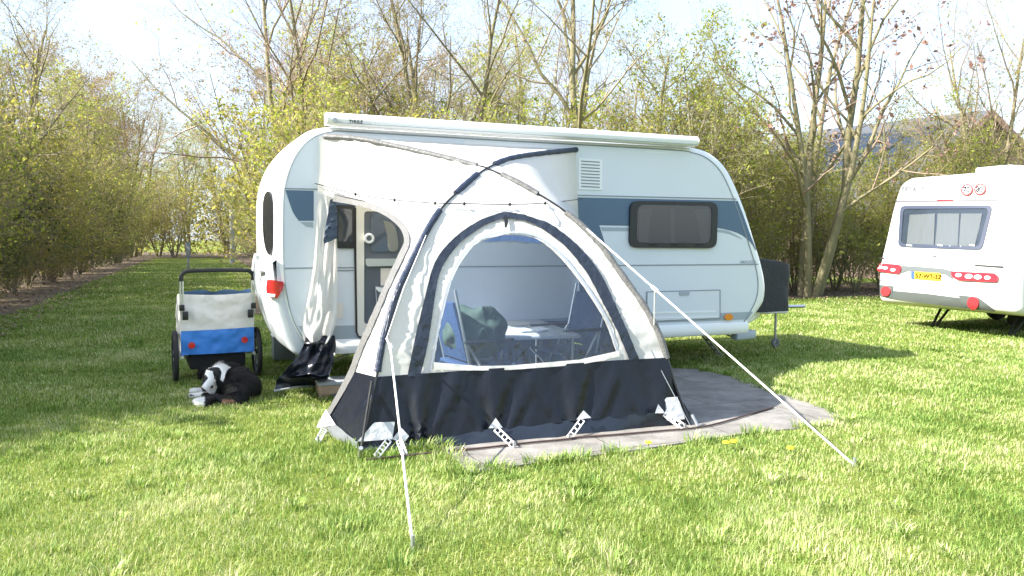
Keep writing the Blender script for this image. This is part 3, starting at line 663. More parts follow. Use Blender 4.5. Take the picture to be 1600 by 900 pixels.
# near side panel, inside the white corner profile
side_poly = sm2([(508, 545), (488, 538), (470, 522), (455, 490), (446, 445), (443, 400), (443, 330), (445, 296), (452, 268), (463, 243), (480, 222), (500, 210), (525, 205)], 3) + sm2([(800, 221), (1040, 234), (1082, 239), (1105, 248), (1124, 266), (1139, 294), (1155, 336), (1169, 380), (1180, 416), (1184, 445), (1180, 470), (1165, 498), (1158, 508)], 3)
def inset(poly, k=0):
    return poly
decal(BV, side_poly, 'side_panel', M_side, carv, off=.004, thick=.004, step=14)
def line_strip(p, q, w=1.6): return band([p, q], w)
D = lambda poly, nm, m, off=.007, th=.004, step=8, par=None, label=None: decal(BV, poly, nm, m, par or carv, off=off, thick=th, step=step, label=label)
D(sm2([(446, 297), (490, 298)], 2) + [(490, 345), (467, 345)] + sm2([(467, 345), (457, 330), (446, 297)], 3)[1:-1], 'blue_band', M_band)
D([(469, 347), (489, 347), (489, 356), (478, 354)], 'graphic_stripe', M_grey)
D([(520, 299), (800, 306), (1152, 314)] + sm2([(1160, 334), (1170, 362), (1181, 391), (1172, 378), (1152, 364), (1120, 356), (1105, 356)], 3) + [(1000, 353), (936, 352)] + sm2([(936, 352), (941, 368), (945, 386), (930, 372), (908, 352)], 3) + [(860, 346), (520, 346)], 'blue_band', M_band, step=12)  # long blue band, with a curved tongue below its lower edge beside the tent
D([(938, 355), (1060, 357), (1118, 358)] + sm2([(1118, 358), (1140, 362), (1160, 374), (1140, 366), (1118, 362)], 3)[1:] + [(1060, 362), (941, 361)], 'graphic_stripe', M_grey)
for nm, a, b in (('seam', (444, 294.5), (1150, 311)), ('seam', (445, 419), (1184, 413))):
    D(band([(a[0] + (b[0] - a[0]) * t / 12, a[1] + (b[1] - a[1]) * t / 12) for t in range(13)], 1.7), nm, M_seam, off=.009, step=10)
D(band(side_poly, 1.4)[:len(side_poly)] + band(side_poly, 1.4)[len(side_poly):], 'panel_edge', M_seam, off=.008, step=10)
# lower stripes, locker door, side marker
D([(1000, 491), (1120, 489), (1176, 487), (1168, 499), (1120, 501), (1000, 505)], 'graphic_stripe', M_grey, off=.0075)
D([(466, 509), (520, 509), (560, 508), (560, 529), (520, 530), (480, 530)], 'graphic_stripe', M_grey, off=.0075)
D([(560, 508), (700, 505), (1000, 491), (1000, 505), (700, 527), (560, 529)], 'graphic_stripe', M_grey, off=.0078, step=14)
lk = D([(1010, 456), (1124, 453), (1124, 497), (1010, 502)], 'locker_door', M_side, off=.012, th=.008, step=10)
fr = [(1010, 456), (1124, 453), (1124, 497), (1010, 502)]
for i in range(4): decal(BV, band([fr[i], fr[(i + 1) % 4]], 1.3), 'locker_edge', M_seam, lk, off=.015, thick=.004, step=9)
decal(BV, [(1060, 456), (1076, 455.6), (1075, 461), (1061, 461.4)], 'locker_catch', M_grey, lk, off=.022, thick=.01, step=4)
D(band([(1010, 489), (1118, 486.5)], 2.6), 'stripe_line', M_trim, off=.016); D(band([(1010, 497), (1121, 494.5)], 2.2), 'stripe_line', M_trim, off=.016)
D(sm2([(1130, 496), (1133, 491), (1139, 490), (1143, 494), (1141, 499), (1134, 500), (1130, 496)], 3)[:-1], 'side_marker_lamp', M_orange, off=.03, th=.024, step=3)
# rounded white skirt along the bottom edge
def skirt():
    mb = MB(); s0 = [wz(504, 530)[0], wz(1168, 500)[0]]; zt = wz(1100, 505)[1]; zb = wz(1100, 524)[1]
    sec = [(.0, zt), (.018, zt - .012), (.026, (zt + zb) / 2), (.02, zb + .02), (.0, zb - .004), (-.06, zb - .01), (-.06, zt)]
    poly = [loc(s0[0], w, z) for w, z in sec]; mb.prism(poly, U * (s0[1] - s0[0])); return mb.build('skirt_rail', M_trim, carv, bevel=.004)
skirt()
# vent
vt = D([(903, 247), (940, 249.5), (940, 297), (904, 296)], 'fridge_vent', M_trim, off=.014, th=.012, step=8)
for k in range(9):
    y = 252 + k * 4.9; decal(BV, band([(907, y), (936, y + 1.6)], 1.7), 'vent_slot', M_seam, vt, off=.018, thick=.003, step=6)
# side window: frame, curtain, pane
def rnd(poly, r=.18, n=4):
    out = []
    for i in range(len(poly)):
        p = Vector(poly[i]); a = Vector(poly[i - 1]); b = Vector(poly[(i + 1) % len(poly)]); l = min((a - p).length, (b - p).length) * r
        q0 = p + (a - p).normalized() * l; q1 = p + (b - p).normalized() * l
        for k in range(n + 1):
            t = k / n; out.append(tuple(q0 * (1 - t) ** 2 + p * 2 * t * (1 - t) + q1 * t * t))
    return out
wout = rnd([(983, 314), (1119, 316), (1117, 388), (981, 387)]); win_in = rnd([(994, 320), (1110, 322), (1108, 380), (992, 379)])
wf = decal(BV, wout, 'side_window', M_black, carv, off=.035, thick=.03, hole=win_in, step=6)
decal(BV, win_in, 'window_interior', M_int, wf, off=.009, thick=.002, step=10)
curtdisp = lambda x, y, p: .004 * math.sin(x * 1.1)
decal(BV, [(998, 326), (1018, 326), (1014, 350), (1011, 379), (996, 379)], 'curtain', M_curt, wf, off=.017, thick=0, step=4, disp=curtdisp)
decal(BV, [(1084, 327), (1106, 327), (1105, 380), (1093, 380), (1090, 352)], 'curtain', M_curt, wf, off=.017, thick=0, step=4, disp=curtdisp)
decal(BV, win_in, 'pane', M_glass, wf, off=.03, thick=.002, step=10)
decal(BV, [(1046, 326), (1053, 326), (1053, 379), (1046, 379)], 'curtain', M_curt, wf, off=.017, thick=0, step=4, disp=curtdisp)
for x in (1012, 1046, 1084): decal(BV, [(x, 381), (x + 12, 381.3), (x + 12, 384), (x, 383.7)], 'window_catch', M_rub, wf, off=.04, thick=.008, step=4)
lettering(BV, 'MAXIA', 1156, 411.5, (8.2, -.1), (.9, -6.5), 'lettering', M_grey, carv, off=.009, bold=.02)
# kitchen window, door frame and open door at the tent entrance
kw = decal(BV, rnd([(522, 320), (553, 321), (553, 388), (522, 388)], .12), 'kitchen_window', M_black, carv, off=.03, thick=.024, step=6)
decal(BV, [(528, 326), (549, 327), (549, 378), (528, 377)], 'pane', P('dark_pane', (.05, .06, .07), .06, coat=.8), kw, off=.034, thick=.003, step=6)
df = decal(BV, rnd([(555, 318), (650, 322), (650, 522), (557, 525)], .07), 'door_frame', M_cream, carv, off=.03, thick=.024, hole=rnd([(568, 330), (642, 333), (642, 502), (568, 506)], .08), step=7)
decal(BV, band([(554, 325), (554.5, 420), (556, 518), (560, 526), (600, 525)], 3), 'door_seal', M_rub, df, off=.034, thick=.024, step=6)
dl = decal(BV, [(568, 330), (642, 333), (642, 502), (568, 506)], 'door', M_dgrey, carv, off=.016, thick=.01, step=10)
dw = decal(BV, rnd([(578, 332), (622, 334), (622, 392), (578, 394)], .16), 'door_window', P('door_glass', (.06, .085, .12), .08, coat=.8), dl, off=.034, thick=.016, step=6)
decal(BV, sm2([(597, 344), (612, 350), (619, 366), (620, 390), (606, 391), (604, 370)], 3), 'curtain', M_curt, dw, off=.04, thick=.004, step=5, disp=lambda x, y, p: .003 * math.sin(x * 1.6))
p, n = hit(BV, 575, 372.5); mb = MB(); mb.torus(p + n * .055, n, .037, .013, 20, 8); mb.build('round_speaker', M_trim, dl)
mb = MB(); mb.disc(p + n * .04, n, .034, .03, 20); mb.build('speaker_cone', M_dgrey, dl)
decal(BV, rnd([(570, 404), (624, 404), (624, 415), (571, 416)], .3), 'handle', M_alu, dl, off=.06, thick=.045, step=4)
decal(BV, [(594, 419), (626, 419), (620, 444), (594, 446)], 'door_card', M_cream, dl, off=.026, thick=.011, step=7)
bn = decal(BV, [(585, 447), (628, 446), (622, 488), (588, 490)], 'waste_bin', M_dgrey, dl, off=.12, thick=.1, step=7)
decal(BV, [(584, 447), (597, 449), (597, 454), (588, 455), (584, 451)], 'bin_catch', M_trim, bn, off=.135, thick=.02, step=3)
decal(BV, [(598, 443), (609, 442), (608, 447), (597, 447)], 'red_cloth', M_red, bn, off=.13, thick=.03, step=3, label='red cloth in the bin')
fl = decal(BV, rnd([(523, 473), (536, 473), (536, 497), (523, 497)], .2), 'service_flap', M_cream, carv, off=.012, thick=.009, step=5)
D(band([(523, 423), (553, 422.5)], 1.6), 'seam', M_seam, off=.0095)
# awning case
def case():
    u0, _, z1 = tol(WALL(511, 176)); u1 = tol(WALL(1080, 214))[0]; z0 = tol(WALL(516, 196))[2]
    zt = z1 - .01; sec = [(-.05, z0), (.09, z0 - .004), (.125, z0 + .02), (.135, z0 + .05), (.12, zt - .025), (.085, zt), (-.05, zt + .01)]
    cs = empty('awning_case', loc(u0, 0, z0)); cs.parent = carv; b = BASE[carv]; cs.location = loc(u0, 0, z0) - b
    mb = MB(); mb.prism([loc(u0, w, z) for w, z in sec], U * (u1 - u0)); o = mb.build('awning_case', M_trim, carv, bevel=.008)
    bpy.data.objects.remove(cs)
    for nm, uu, e in (('end_cap', u0 - .02, .022), ('end_cap', u1 - .002, .022)):
        mb = MB(); mb.prism([loc(uu, w * 1.03, z) for w, z in sec], U * e); mb.build(nm, M_white, o, bevel=.006)
    mb = MB(); mb.disc(loc(u0 + .05, .137, (z0 + zt) / 2 - .02), N, .022, .012, 16); mb.build('crank_eye', M_galv, o)
    V2 = [loc(u0, .137, z0), loc(u1, .137, z0), loc(u1, .137, zt), loc(u0, .137, zt)]; bv = bvh_of(V2, [(0, 1, 2, 3)])
    lettering(bv, 'THULE', 545, 192.0, (7.2, .42), (-.05, -7.2), 'lettering', M_black, o, off=.004, bold=.03)
    lettering(bv, 'omnistor', 568, 193.4, (3.5, .22), (-.02, -3.6), 'lettering', M_grey, o, off=.004)
    mb = MB(); mb.prism([loc(u0 + .04, w, z) for w, z in ((.136, z0 + .016), (.140, z0 + .014), (.140, z0 + .009), (.132, z0 + .007))], U * (u1 - u0 - .08)); mb.build('lead_rail', M_grey, o)
case()
# rear: window, tail light, bumper
rw = decal(BV, sm2([(414, 318), (417, 304), (424, 300), (427, 318), (427, 372), (425, 398), (418, 388), (414, 360), (414, 318)], 3)[:-1], 'rear_window', M_black, carv, off=.02, thick=.016, step=5)
def bumper():
    q = sm2([(424, 402), (436, 408), (444, 440), (452, 480), (466, 515), (482, 545), (470, 556), (455, 548), (440, 520), (428, 480), (420, 440), (424, 402)], 3)[:-1]
    pf = [wz(*c) for c in q]
    V, Fc = body_loft(pf, lambda na, nz_, z: .07 * max(0, -na), .05, CW - .02, lambda a, v, z: loc(a, -v - .004, z), 12)
    mb = MB(); mb.add(V, Fc); mb.build('rear_bumper', P('silver_bumper', (.60, .63, .66), .32, coat=.3), carv, ang=50); return bvh_of(V, Fc)
BB = bumper()
tl = decal(BB, rnd([(420, 436), (440, 440), (440, 454), (433, 466), (422, 463)], .25), 'tail_lamp', M_red, carv, off=.03, thick=.03, step=4)
decal(BB, [(421, 457), (431, 459), (430, 464), (423, 462)], 'clear_strip', M_clear, tl, off=.034, thick=.006, step=3)
decal(BB, rnd([(407, 407), (413, 411), (415, 425), (408, 427)], .3), 'grab_handle', M_white, carv, off=.05, thick=.05, step=4)
# chassis, wheels, legs
mb = MB()
for v in (.35, 1.9): mb.box(loc(1.9, -v, .40), 4.2, .06, .14, (U, -N, Vector((0, 0, 1))))
mb.box(loc(1.9, -CW / 2, .44), 4.3, CW - .3, .04, (U, -N, Vector((0, 0, 1)))); mb.build('chassis', M_rub, carv)
for v in (.20, CW - .2):
    c = loc(2.1, -v, .31); mb = MB(); mb.torus(c, N, .235, .075, 36, 10); w = mb.build('wheel', M_rub, carv); mb = MB(); mb.disc(c, N, .2, .12, 28); mb.disc(c + N * .06, N, .06, .03, 16); mb.build('rim', M_alu, w)
def leg(p_top, p_bot, name='corner_steady'):
    a, b = Vector(p_top), Vector(p_bot); d = (b - a).normalized(); s = N * .035; mb = MB()
    for k in (-1, 1): mb.tube([a + s * k, b + s * k], .014, 6)
    q = d.cross(N).normalized()
    for t in (0, .28, .52, .76, 1): mb.box(a + (b - a) * t, .085, .03, .022, (N, d, q))
    mb.box(b + Vector((0, 0, -.008)), .11, .09, .016); return mb.build(name, M_galv, carv, bevel=.003)
def wpt(px, py, w): return WALL(px, py, w)
leg(wpt(1098, 522, -.12), G(1123, 553, .02)); leg(wpt(548, 551, -.25), G(503, 573, .02) - N * .0)
leg(loc(3.6, -1.95, .42), loc(3.9, -1.95, .02)); leg(loc(.5, -1.95, .42), loc(.2, -1.95, .02))
# drawbar under its white cover, jockey wheel, cable
ue = wz(1185, 480)[0]; dz = .46
mb = MB(); mb.prism([loc(ue - .30, -.10, dz - .10), loc(ue + .75, -.85, dz + .0), loc(ue + .75, -1.43, dz + .0), loc(ue - .30, -2.18, dz - .10)], (0, 0, .13)); db = mb.build('drawbar', M_trim, carv, bevel=.03, seg=3)
mb = MB(); mb.box(loc(ue + .80, -CW / 2, dz + .06), 1.2, .16, .09, (U, -N, Vector((0, 0, 1)))); mb.build('drawbar_beam', M_white, db, bevel=.02)
mb = MB(); mb.tube([loc(ue + 1.0, -CW / 2 + .1, dz + .12), loc(ue + 1.35, -CW / 2 + .1, dz + .2)], .022, 10); mb.build('handbrake_lever', M_alu, db)
mb = MB(); mb.tube([loc(ue + 1.25, -CW / 2, dz + .1), loc(ue + 1.25, -CW / 2, .07)], .017, 10); jw = mb.build('jockey_wheel', M_galv, carv); mb = MB(); mb.torus(loc(ue + 1.25, -CW / 2, .07), N, .045, .022, 20, 8); mb.build('tyre', P('grey_tyre', (.16, .16, .17), .7), jw)
mb = MB(); mb.tube(catmull([loc(ue + .25, -.85, dz), loc(ue + .40, -.8, dz - .12), loc(ue + .36, -.8, dz - .25), loc(ue + .15, -.85, dz - .18)], 6), .011, 7); mb.build('cable_loop', M_black, carv)
# front corner cap / gas locker block below the nose
mb = MB(); mb.prism([loc(ue - .30, .01, wz(1150, 524)[1] + .04), loc(ue - .02, .005, wz(1150, 524)[1] + .05), loc(ue - .02, -.12, wz(1150, 524)[1] + .05), loc(ue - .30, -.12, wz(1150, 524)[1] + .04)], (0, 0, -.1)); mb.build('corner_socket', M_grey, carv, bevel=.02)
# black cover bag on the drawbar
def cover():
    b = empty('drawbar_cover', loc(ue + .64, -CW / 2, .55), 'black fabric cover over the load on the drawbar of the big caravan', 'cover')
    u0, u1 = ue + .22, ue + 1.06; v0, v1 = .60, 1.75
    def f(s, t):
        a = 2 * math.pi * s; sx = math.copysign(abs(math.cos(a)) ** .28, math.cos(a)); sy = math.copysign(abs(math.sin(a)) ** .28, math.sin(a))
        tt = min(t / .8, 1); k = 1 - max(0, (t - .8) / .2) ** 1.5 * .98; u = (u0 + u1) / 2 + sx * (u1 - u0) / 2 * k; v = (v0 + v1) / 2 + sy * (v1 - v0) / 2 * k
        z = .56 + .66 * tt + max(0, t - .8) * .25 - .06 * sx * tt
        q = loc(u, -v, z); w = noise.noise_vector(q * 3.5) * .022 + noise.noise_vector(q * 9) * .007; return q + w
    mb = MB(); mb.grid(f, 72, 26); mb.build('cover_cloth', P('black_cover_cloth', (.028, .029, .034), .75, bump=.5, bscale=14), b)
    mb = MB(); mb.tube([loc(ue + .95, -.8, .60), loc(ue + 1.36, -.72, .60)], .022, 8); mb.build('carrier_tube', M_alu, b)
cover()
# plastic crate under the tail
def crate():
    c = G(443, 561); b = empty('storage_crate', c, 'clear grey plastic crate on the grass under the tail of the big caravan', 'crate'); mb = MB(); A = (U, -N, Vector((0, 0, 1)))
    m = P('clear_grey_plastic', (.34, .40, .45), .25, trans=.3)
    mb.box(c + Vector((0, 0, .02)), .24, .3, .02, A)
    for k in (-1, 1): mb.box(c + U * (.12 * k) + Vector((0, 0, .14)), .012, .33, .26, A); mb.box(c + N * (.16 * k) + Vector((0, 0, .14)), .252, .012, .26, A)
    mb.build('tub', m, b, bevel=.004); mb = MB(); mb.box(c + Vector((0, 0, .285)), .27, .34, .03, A); mb.build('lid', P('grey_lid', (.45, .49, .52), .4), b, bevel=.008)
crate()
# ------------------------------------------------------------------ awning tent
def vplane(px, py, a, b):
    """ray against the upright plane over the ground line a-b -> point"""
    a = Vector((a.x, a.y, 0)); b = Vector((b.x, b.y, 0)); d = (b - a).normalized(); n = Vector((d.y, -d.x, 0)); r = ray(px, py)
    return CP + r * ((a - CP).dot(n) / r.dot(n))
tA0 = WALL(503, 213, .02); tB0 = WALL(900, 234, .02); tFR = G(1079, 666); tFL = G(564, 705)
pxA = [(503, 213), (560, 217), (620, 229), (690, 245), (745, 259), (760, 263), (800, 281), (840, 303), (884, 332), (932, 376), (976, 436), (1008, 481), (1030, 524), (1042, 560), (1058, 612), (1079, 666)]
pxB = [(900, 234), (850, 239), (800, 247), (775, 256), (760, 263), (740, 277), (712, 302), (692, 322), (672, 351), (656, 381), (638, 418), (621, 454), (600, 524), (588, 588), (577, 640), (564, 705)]
LA = [vplane(x, y, tA0, tFR) for x, y in pxA]; LB = [vplane(x, y, tB0, tFL) for x, y in pxB]
# the two poles meet where their ground lines cross
i0 = pxA.index((760, 263)); j0 = pxB.index((760, 263)); X = (LA[i0] + LB[j0]) / 2
LA[0] = tA0; LB[0] = tB0; LA[-1] = tFR; LB[-1] = tFL; LA[i0] = X; LB[j0] = X
print('cross', tol(LA[i0]), 'A0', tol(tA0), 'FL', tol(tFL), 'FR', tol(tFR))
CA = catmull(LA, 8); CB = catmull(LB, 8)
lowA = CA[i0 * 8:]; upA = CA[:i0 * 8 + 1]; lowB = CB[j0 * 8:]; upB = CB[:j0 * 8 + 1]
def by_z(c, z):
    if z >= c[0].z: return c[0]
    for i in range(len(c) - 1):
        if c[i].z >= z >= c[i + 1].z: t = (c[i].z - z) / max(1e-6, c[i].z - c[i + 1].z); return c[i].lerp(c[i + 1], t)
    a, b = c[-2], c[-1]; return b + (b - a) * ((b.z - z) / max(1e-6, a.z - b.z))
def along(c, t):
    L_ = [0]
    for i in range(len(c) - 1): L_.append(L_[-1] + (c[i + 1] - c[i]).length)
    x = min(max(t, 0), 1) * L_[-1]
    for i in range(len(c) - 1):
        if L_[i + 1] >= x: return c[i].lerp(c[i + 1], (x - L_[i]) / max(1e-9, L_[i + 1] - L_[i]))
    return c[-1]
def gridmesh(fn, nu, nv):
    mb = MB(); mb.grid(fn, nu, nv); return mb
zc = X.z
front = gridmesh(lambda s, t: by_z(lowB, zc * (1 - t) - .06 * t).lerp(by_z(lowA, zc * (1 - t) - .06 * t), -.04 + 1.08 * s), 40, 80)
BF = BVHTree.FromPolygons(front.v, front.f)
footL = loc(tol(tA0)[0] + .0, .03, 0); footR = loc(tol(tB0)[0] + .12, .03, 0)
lowBr = lowB[::-1]; lowAr = lowA[::-1]
def coons(c_bot, c_top, c_l, c_r):
    p00, p10, p01, p11 = c_bot(0), c_bot(1), c_top(0), c_top(1)
    def f(a, b): return c_bot(a) * (1 - b) + c_top(a) * b + c_l(b) * (1 - a) + c_r(b) * a - (p00 * (1 - a) * (1 - b) + p10 * a * (1 - b) + p01 * (1 - a) * b + p11 * a * b)
    return f
leftS = coons(lambda a: footL.lerp(tFL, a) - U * (.19 * math.sin(math.pi * a) ** 1.2 if 0 < a < 1 else 0), lambda a: along(upA, a), lambda b: footL.lerp(tA0, b), lambda b: along(lowBr, b))
rightS = coons(lambda a: footR.lerp(tFR, a), lambda a: along(upB, a), lambda b: footR.lerp(tB0, b), lambda b: along(lowAr, b))
lm = gridmesh(lambda s, t: leftS(s * 1.03, t), 60, 60); BL = BVHTree.FromPolygons(lm.v, lm.f)
rm = gridmesh(lambda s, t: rightS(s, t), 50, 50); BR = BVHTree.FromPolygons(rm.v, rm.f)
tent = empty('awning_tent', loc(1.2, 1.1, 0), 'white and charcoal awning tent with an arched clear window pitched against the caravan', 'tent')
nv_ = lambda x, y, s, k=0.: noise.noise(Vector((x / s, y / s, k)))
# gathers run across the arched panel; folds run up and down elsewhere
cxw, cyw = 812, 560
def d_front(x, y, p):
    a = math.atan2(cyw - y, (x - cxw) * 1.25); r = math.hypot(x - cxw, y - cyw)
    return .007 * nv_(a * 40, r / 90, 1.0, 1) + .009 * nv_(x, y, 38, 2) + .003 * nv_(x, y, 11, 3)
def d_dark(x, y, p):
    t = (y - 560) / 110.0; s = 0
    for cx in (772, 898, 655, 1035):
        q = (x - cx) / (22 + 70 * (1 - min(max(t, 0), 1)))
        s += .030 * math.exp(-q * q * 1.6) * math.cos(q * 6.5) * (.3 + .7 * t)
    return s + .010 * nv_(x * 1.6 + (y - 560) * .5, y * .3, 26, 5) + .003 * nv_(x, y, 9, 6)
win = sm2([(678, 570), (682, 540), (687, 515), (697, 470), (709, 431), (727, 400), (749, 378), (789, 367), (833, 371), (869, 396), (896, 427), (927, 471), (949, 511), (962, 550)], 3) + [(904, 563), (798, 572), (749, 574)]
fo = sm2([(760, 263), (800, 282), (840, 304), (884, 333), (932, 377), (976, 437), (1008, 482), (1030, 525), (1041, 560)], 3) + [(1000, 562), (960, 564), (880, 570), (800, 575), (749, 578), (700, 582), (640, 586), (588, 590)] + sm2([(588, 590), (600, 526), (621, 455), (638, 419), (656, 382), (672, 352), (692, 323), (712, 303), (740, 278), (760, 263)], 3)[1:-1]
decal(BF, fo, 'front_panel', M_cloth, tent, off=.0, step=5, hole=win, disp=d_front)
decal(BF, win, 'window_film', M_pvc, tent, off=-.004, step=7, disp=lambda x, y, p: .006 * nv_(x, y, 30, 8))
# dark zip band round the arch
outer = sm2([(636, 588), (647, 533), (664, 462), (678, 413), (700, 382), (731, 356), (767, 338), (793, 333), (833, 342), (869, 358), (904, 387), (936, 427), (958, 471), (976, 511), (998, 562)], 3)
inner = sm2([(656, 588), (669, 533), (678, 471), (687, 427), (709, 391), (736, 367), (767, 349), (791, 343), (829, 350), (860, 369), (887, 391), (918, 431), (942, 476), (962, 516), (982, 563)], 3)
decal(BF, outer + inner[::-1], 'zip_band', P('zip_band_fabric', (.016, .022, .036), .35, bump=.5, bscale=26), tent, off=.016, step=5, disp=lambda x, y, p: .006 * nv_(x, y, 8, 9) + d_front(x, y, p))
decal(BF, band(sm2([(672, 580), (683, 520), (694, 470), (707, 428), (725, 397), (748, 375), (789, 364), (834, 368), (871, 393), (899, 425), (930, 469), (952, 509), (966, 556)], 3), 3.2), 'window_piping', P('piping_grey', (.30, .33, .38), .6), tent, off=.010, step=5)
decal(BF, sm2([(752, 378), (789, 368), (833, 372), (846, 381)], 3) + [(800, 377), (770, 378)], 'rolled_blind', M_navy, tent, off=.008, step=4)
decal(BF, [(677, 566), (749, 572), (798, 571), (904, 562), (966, 548), (968, 557), (905, 570), (798, 578), (749, 579), (678, 578)], 'window_hem', M_cloth, tent, off=.012, step=5, disp=lambda x, y, p: .006 * nv_(x, y, 12, 4))
decal(BF, band([(788, 340), (790, 350), (789, 358)], [4, 6, 3]), 'zip_puller', M_black, tent, off=.03, thick=.008, step=2)
# dark lower front, mud flap, corner patches
dk = [(588, 589), (640, 585), (700, 581), (749, 577), (800, 574), (880, 569), (960, 563), (1000, 561), (1041, 559), (1050, 590), (1058, 612), (1076, 645), (1030, 646), (960, 652), (900, 657), (850, 664), (770, 671), (700, 684), (630, 692), (567, 696), (577, 640)]
decal(BF, dk, 'front_skirt', M_dark, tent, off=.008, step=6, disp=d_dark)
def flap():
    top = [(567, 694), (630, 690), (700, 682), (770, 669), (850, 662), (900, 655), (960, 650), (1030, 644), (1078, 642)]; bot = [(560, 704), (632, 704), (700, 699), (770, 692), (850, 686), (900, 680), (960, 674), (1030, 667), (1080, 664)]
    T = [hit(BF, *q) for q in top]; T = catmull([p + n * .004 for p, n in T], 12); Bq = catmull([G(*q, .008) for q in bot], 12); n = len(T) - 1
    def f(s, t):
        a = T[int(round(s * n))]; b = Bq[int(round(s * n))]; p = a.lerp(b, t); return p + N * (.022 * noise.noise(p * 7) * t) + Vector((0, 0, .016 * t * abs(noise.noise(p * 4))))
    mb = MB(); mb.grid(f, n, 8); mb.build('mud_flap', M_flap, tent)
flap()
decal(BF, [(1031, 622), (1056, 620), (1064, 640), (1068, 655), (1040, 657)], 'corner_patch', P('patch_white', (.50, .51, .53), .5, bump=.4, bscale=18), tent, off=.022, step=4, disp=lambda x, y, p: .006 * nv_(x, y, 7, 3))
MP = MATS['patch_white']
for q in ([(771, 653), (782, 668), (760, 669)], [(907, 641), (919, 653), (896, 656)], [(1023, 632), (1034, 646), (1018, 646)]): decal(BF, q, 'peg_patch', MP, tent, off=.058, step=4)
decal(BF, [(584, 660), (616, 659), (612, 686), (557, 690)], 'corner_patch', MP, tent, off=.03, step=5, disp=lambda x, y, p: .006 * nv_(x, y, 9, 3))
decal(BF, [(612, 686), (626, 668), (638, 681), (630, 692)], 'peg_patch', MP, tent, off=.026, step=4)
# left side with its open doorway
edge = sm2([(512, 652), (530, 622), (552, 580), (565, 545), (590, 488), (613, 434), (630, 398), (637, 380), (634, 362), (621, 346), (597, 330), (560, 317), (523, 309)], 3)
d_l = lambda x, y, p: .022 * nv_(x * 1.5 + y * .4, y * .35, 26, 11) + .007 * nv_(x, y, 12, 12)
k_ = min(range(len(edge)), key=lambda i: abs(edge[i][1] - 581))
lw = edge[k_:] + [(497, 300), (500, 250), (503, 214)] + sm2([(503, 214), (560, 218), (620, 230), (690, 246), (745, 260), (758, 264), (740, 278), (712, 303), (692, 323), (672, 352), (656, 382), (638, 419), (621, 455), (600, 526), (588, 589)], 3)[1:]
decal(BL, lw, 'side_panel', M_cloth, tent, off=0, step=6, disp=d_l)
ld = [edge[k_], (588, 589), (577, 640), (564, 692), (545, 684), (522, 664), (508, 660)] + edge[:k_][:]
decal(BL, ld, 'side_skirt', M_dark, tent, off=.006, step=6, disp=lambda x, y, p: .02 * nv_((x + y * .55) * 1.6, y * .3, 24, 13) + .005 * nv_(x, y, 9, 6))
decal(BL, band(edge, [5, 7, 8, 8] + [9] * (len(edge) - 8) + [11, 11, 12, 12]), 'doorway_trim', M_sleeve, tent, off=.014, step=5, disp=lambda x, y, p: .007 * nv_(x, y, 9, 14))
decal(BL, [(513, 640), (528, 664), (497, 670)], 'corner_patch', MP, tent, off=.02, step=5)
decal(BL, [(498, 668), (528, 664), (562, 692), (566, 704), (552, 697), (520, 684)], 'mud_flap', P('grey_mud_flap', (.13, .14, .155), .35, bump=.5, bscale=9), tent, off=.015, step=5, disp=lambda x, y, p: .008 * nv_(x, y, 12, 3))
# strip of cloth along the caravan left of the doorway, ending in the gathered door flap
def drape():
    rows = [(212, 498, 512), (250, 500, 510), (300, 497, 516), (330, 495, 523), (360, 494, 526), (400, 491, 527), (440, 486, 527), (470, 480, 527), (500, 474, 526), (525, 473, 518), (540, 480, 508)]
    ks = catmull([Vector(r) for r in rows], 5); n = len(ks) - 1; V = []
    def f(s, t):
        r = ks[int(round(t * n))]; x = r.y + (r.z - r.y) * s; k = min(1, max(0, (r.x - 300) / 120)); w = .05 + k * (.06 + .022 * math.sin(s * 9 + t * 5) + .035 * noise.noise(Vector((s * 6, t * 9, 1)))); return WALL(x, r.x, w)
    mb = MB(); mb.grid(f, 40, n); mb.build('door_drape', M_cloth, tent)
    rows = [(524, 478, 523), (540, 474, 525), (560, 462, 522), (575, 449, 518), (590, 438, 514)]
    ks2 = catmull([Vector(r) for r in rows], 5); n2 = len(ks2) - 1
    def f2(s, t):
        r = ks2[int(round(t * n2))]; x = r.y + (r.z - r.y) * s; return WALL(x, r.x, .07 + .25 * t + .03 * math.sin(s * 11 + t * 2) * (1 - .4 * t) + .06 * noise.noise(Vector((s * 5, t * 4, 7))))
    mb = MB(); mb.grid(f2, 44, n2); mb.build('drape_skirt', M_dark, tent)
    gb = [G(428, 612, .03), G(462, 606, .05), G(508, 604, .03)]; gt = [WALL(440, 588, .3), WALL(478, 586, .34), WALL(516, 584, .3)]; gm = [G(433, 588, .14), G(470, 588, .15), G(512, 590, .12)]
    C = [catmull(q, 8) for q in (gt, gm, gb)]
    def f3(s, t):
        i = int(round(s * 16)); a, b, c = C[0][i], C[1][i], C[2][i]; p = a * (1 - t) ** 2 + b * 2 * t * (1 - t) + c * t * t; return p + Vector((0, 0, .03 * noise.noise(p * 8)))
    mb = MB(); mb.grid(f3, 16, 12); mb.build('drape_hem', M_flap, tent)
    mb = MB(); mb.tube([G(428, 611, .04), G(462, 605, .06), G(508, 603, .035)], .012, 6); mb.build('hem_edging', MP, tent)
    mb = MB(); p = WALL(490, 535, .14); mb.torus(p, (0, 0, 1), .075, .012, 20, 6); mb.build('tie_strap', M_black, tent)
drape()
def mesh_screen():
    q = [(523, 310), (516, 312), (505, 376), (507, 381), (527, 372), (527, 330)]
    decal(bvh_of([WALL(x, y, .14) for x, y in ((440, 250), (600, 250), (600, 450), (440, 450))], [(0, 1, 2, 3)]), q, 'insect_screen', P('blue_grey_mesh', (.05, .075, .12), .6, bump=.3, bscale=60), tent, off=0, step=4, disp=lambda x, y, p: .015 * nv_(x, y, 5, 3))
mesh_screen()
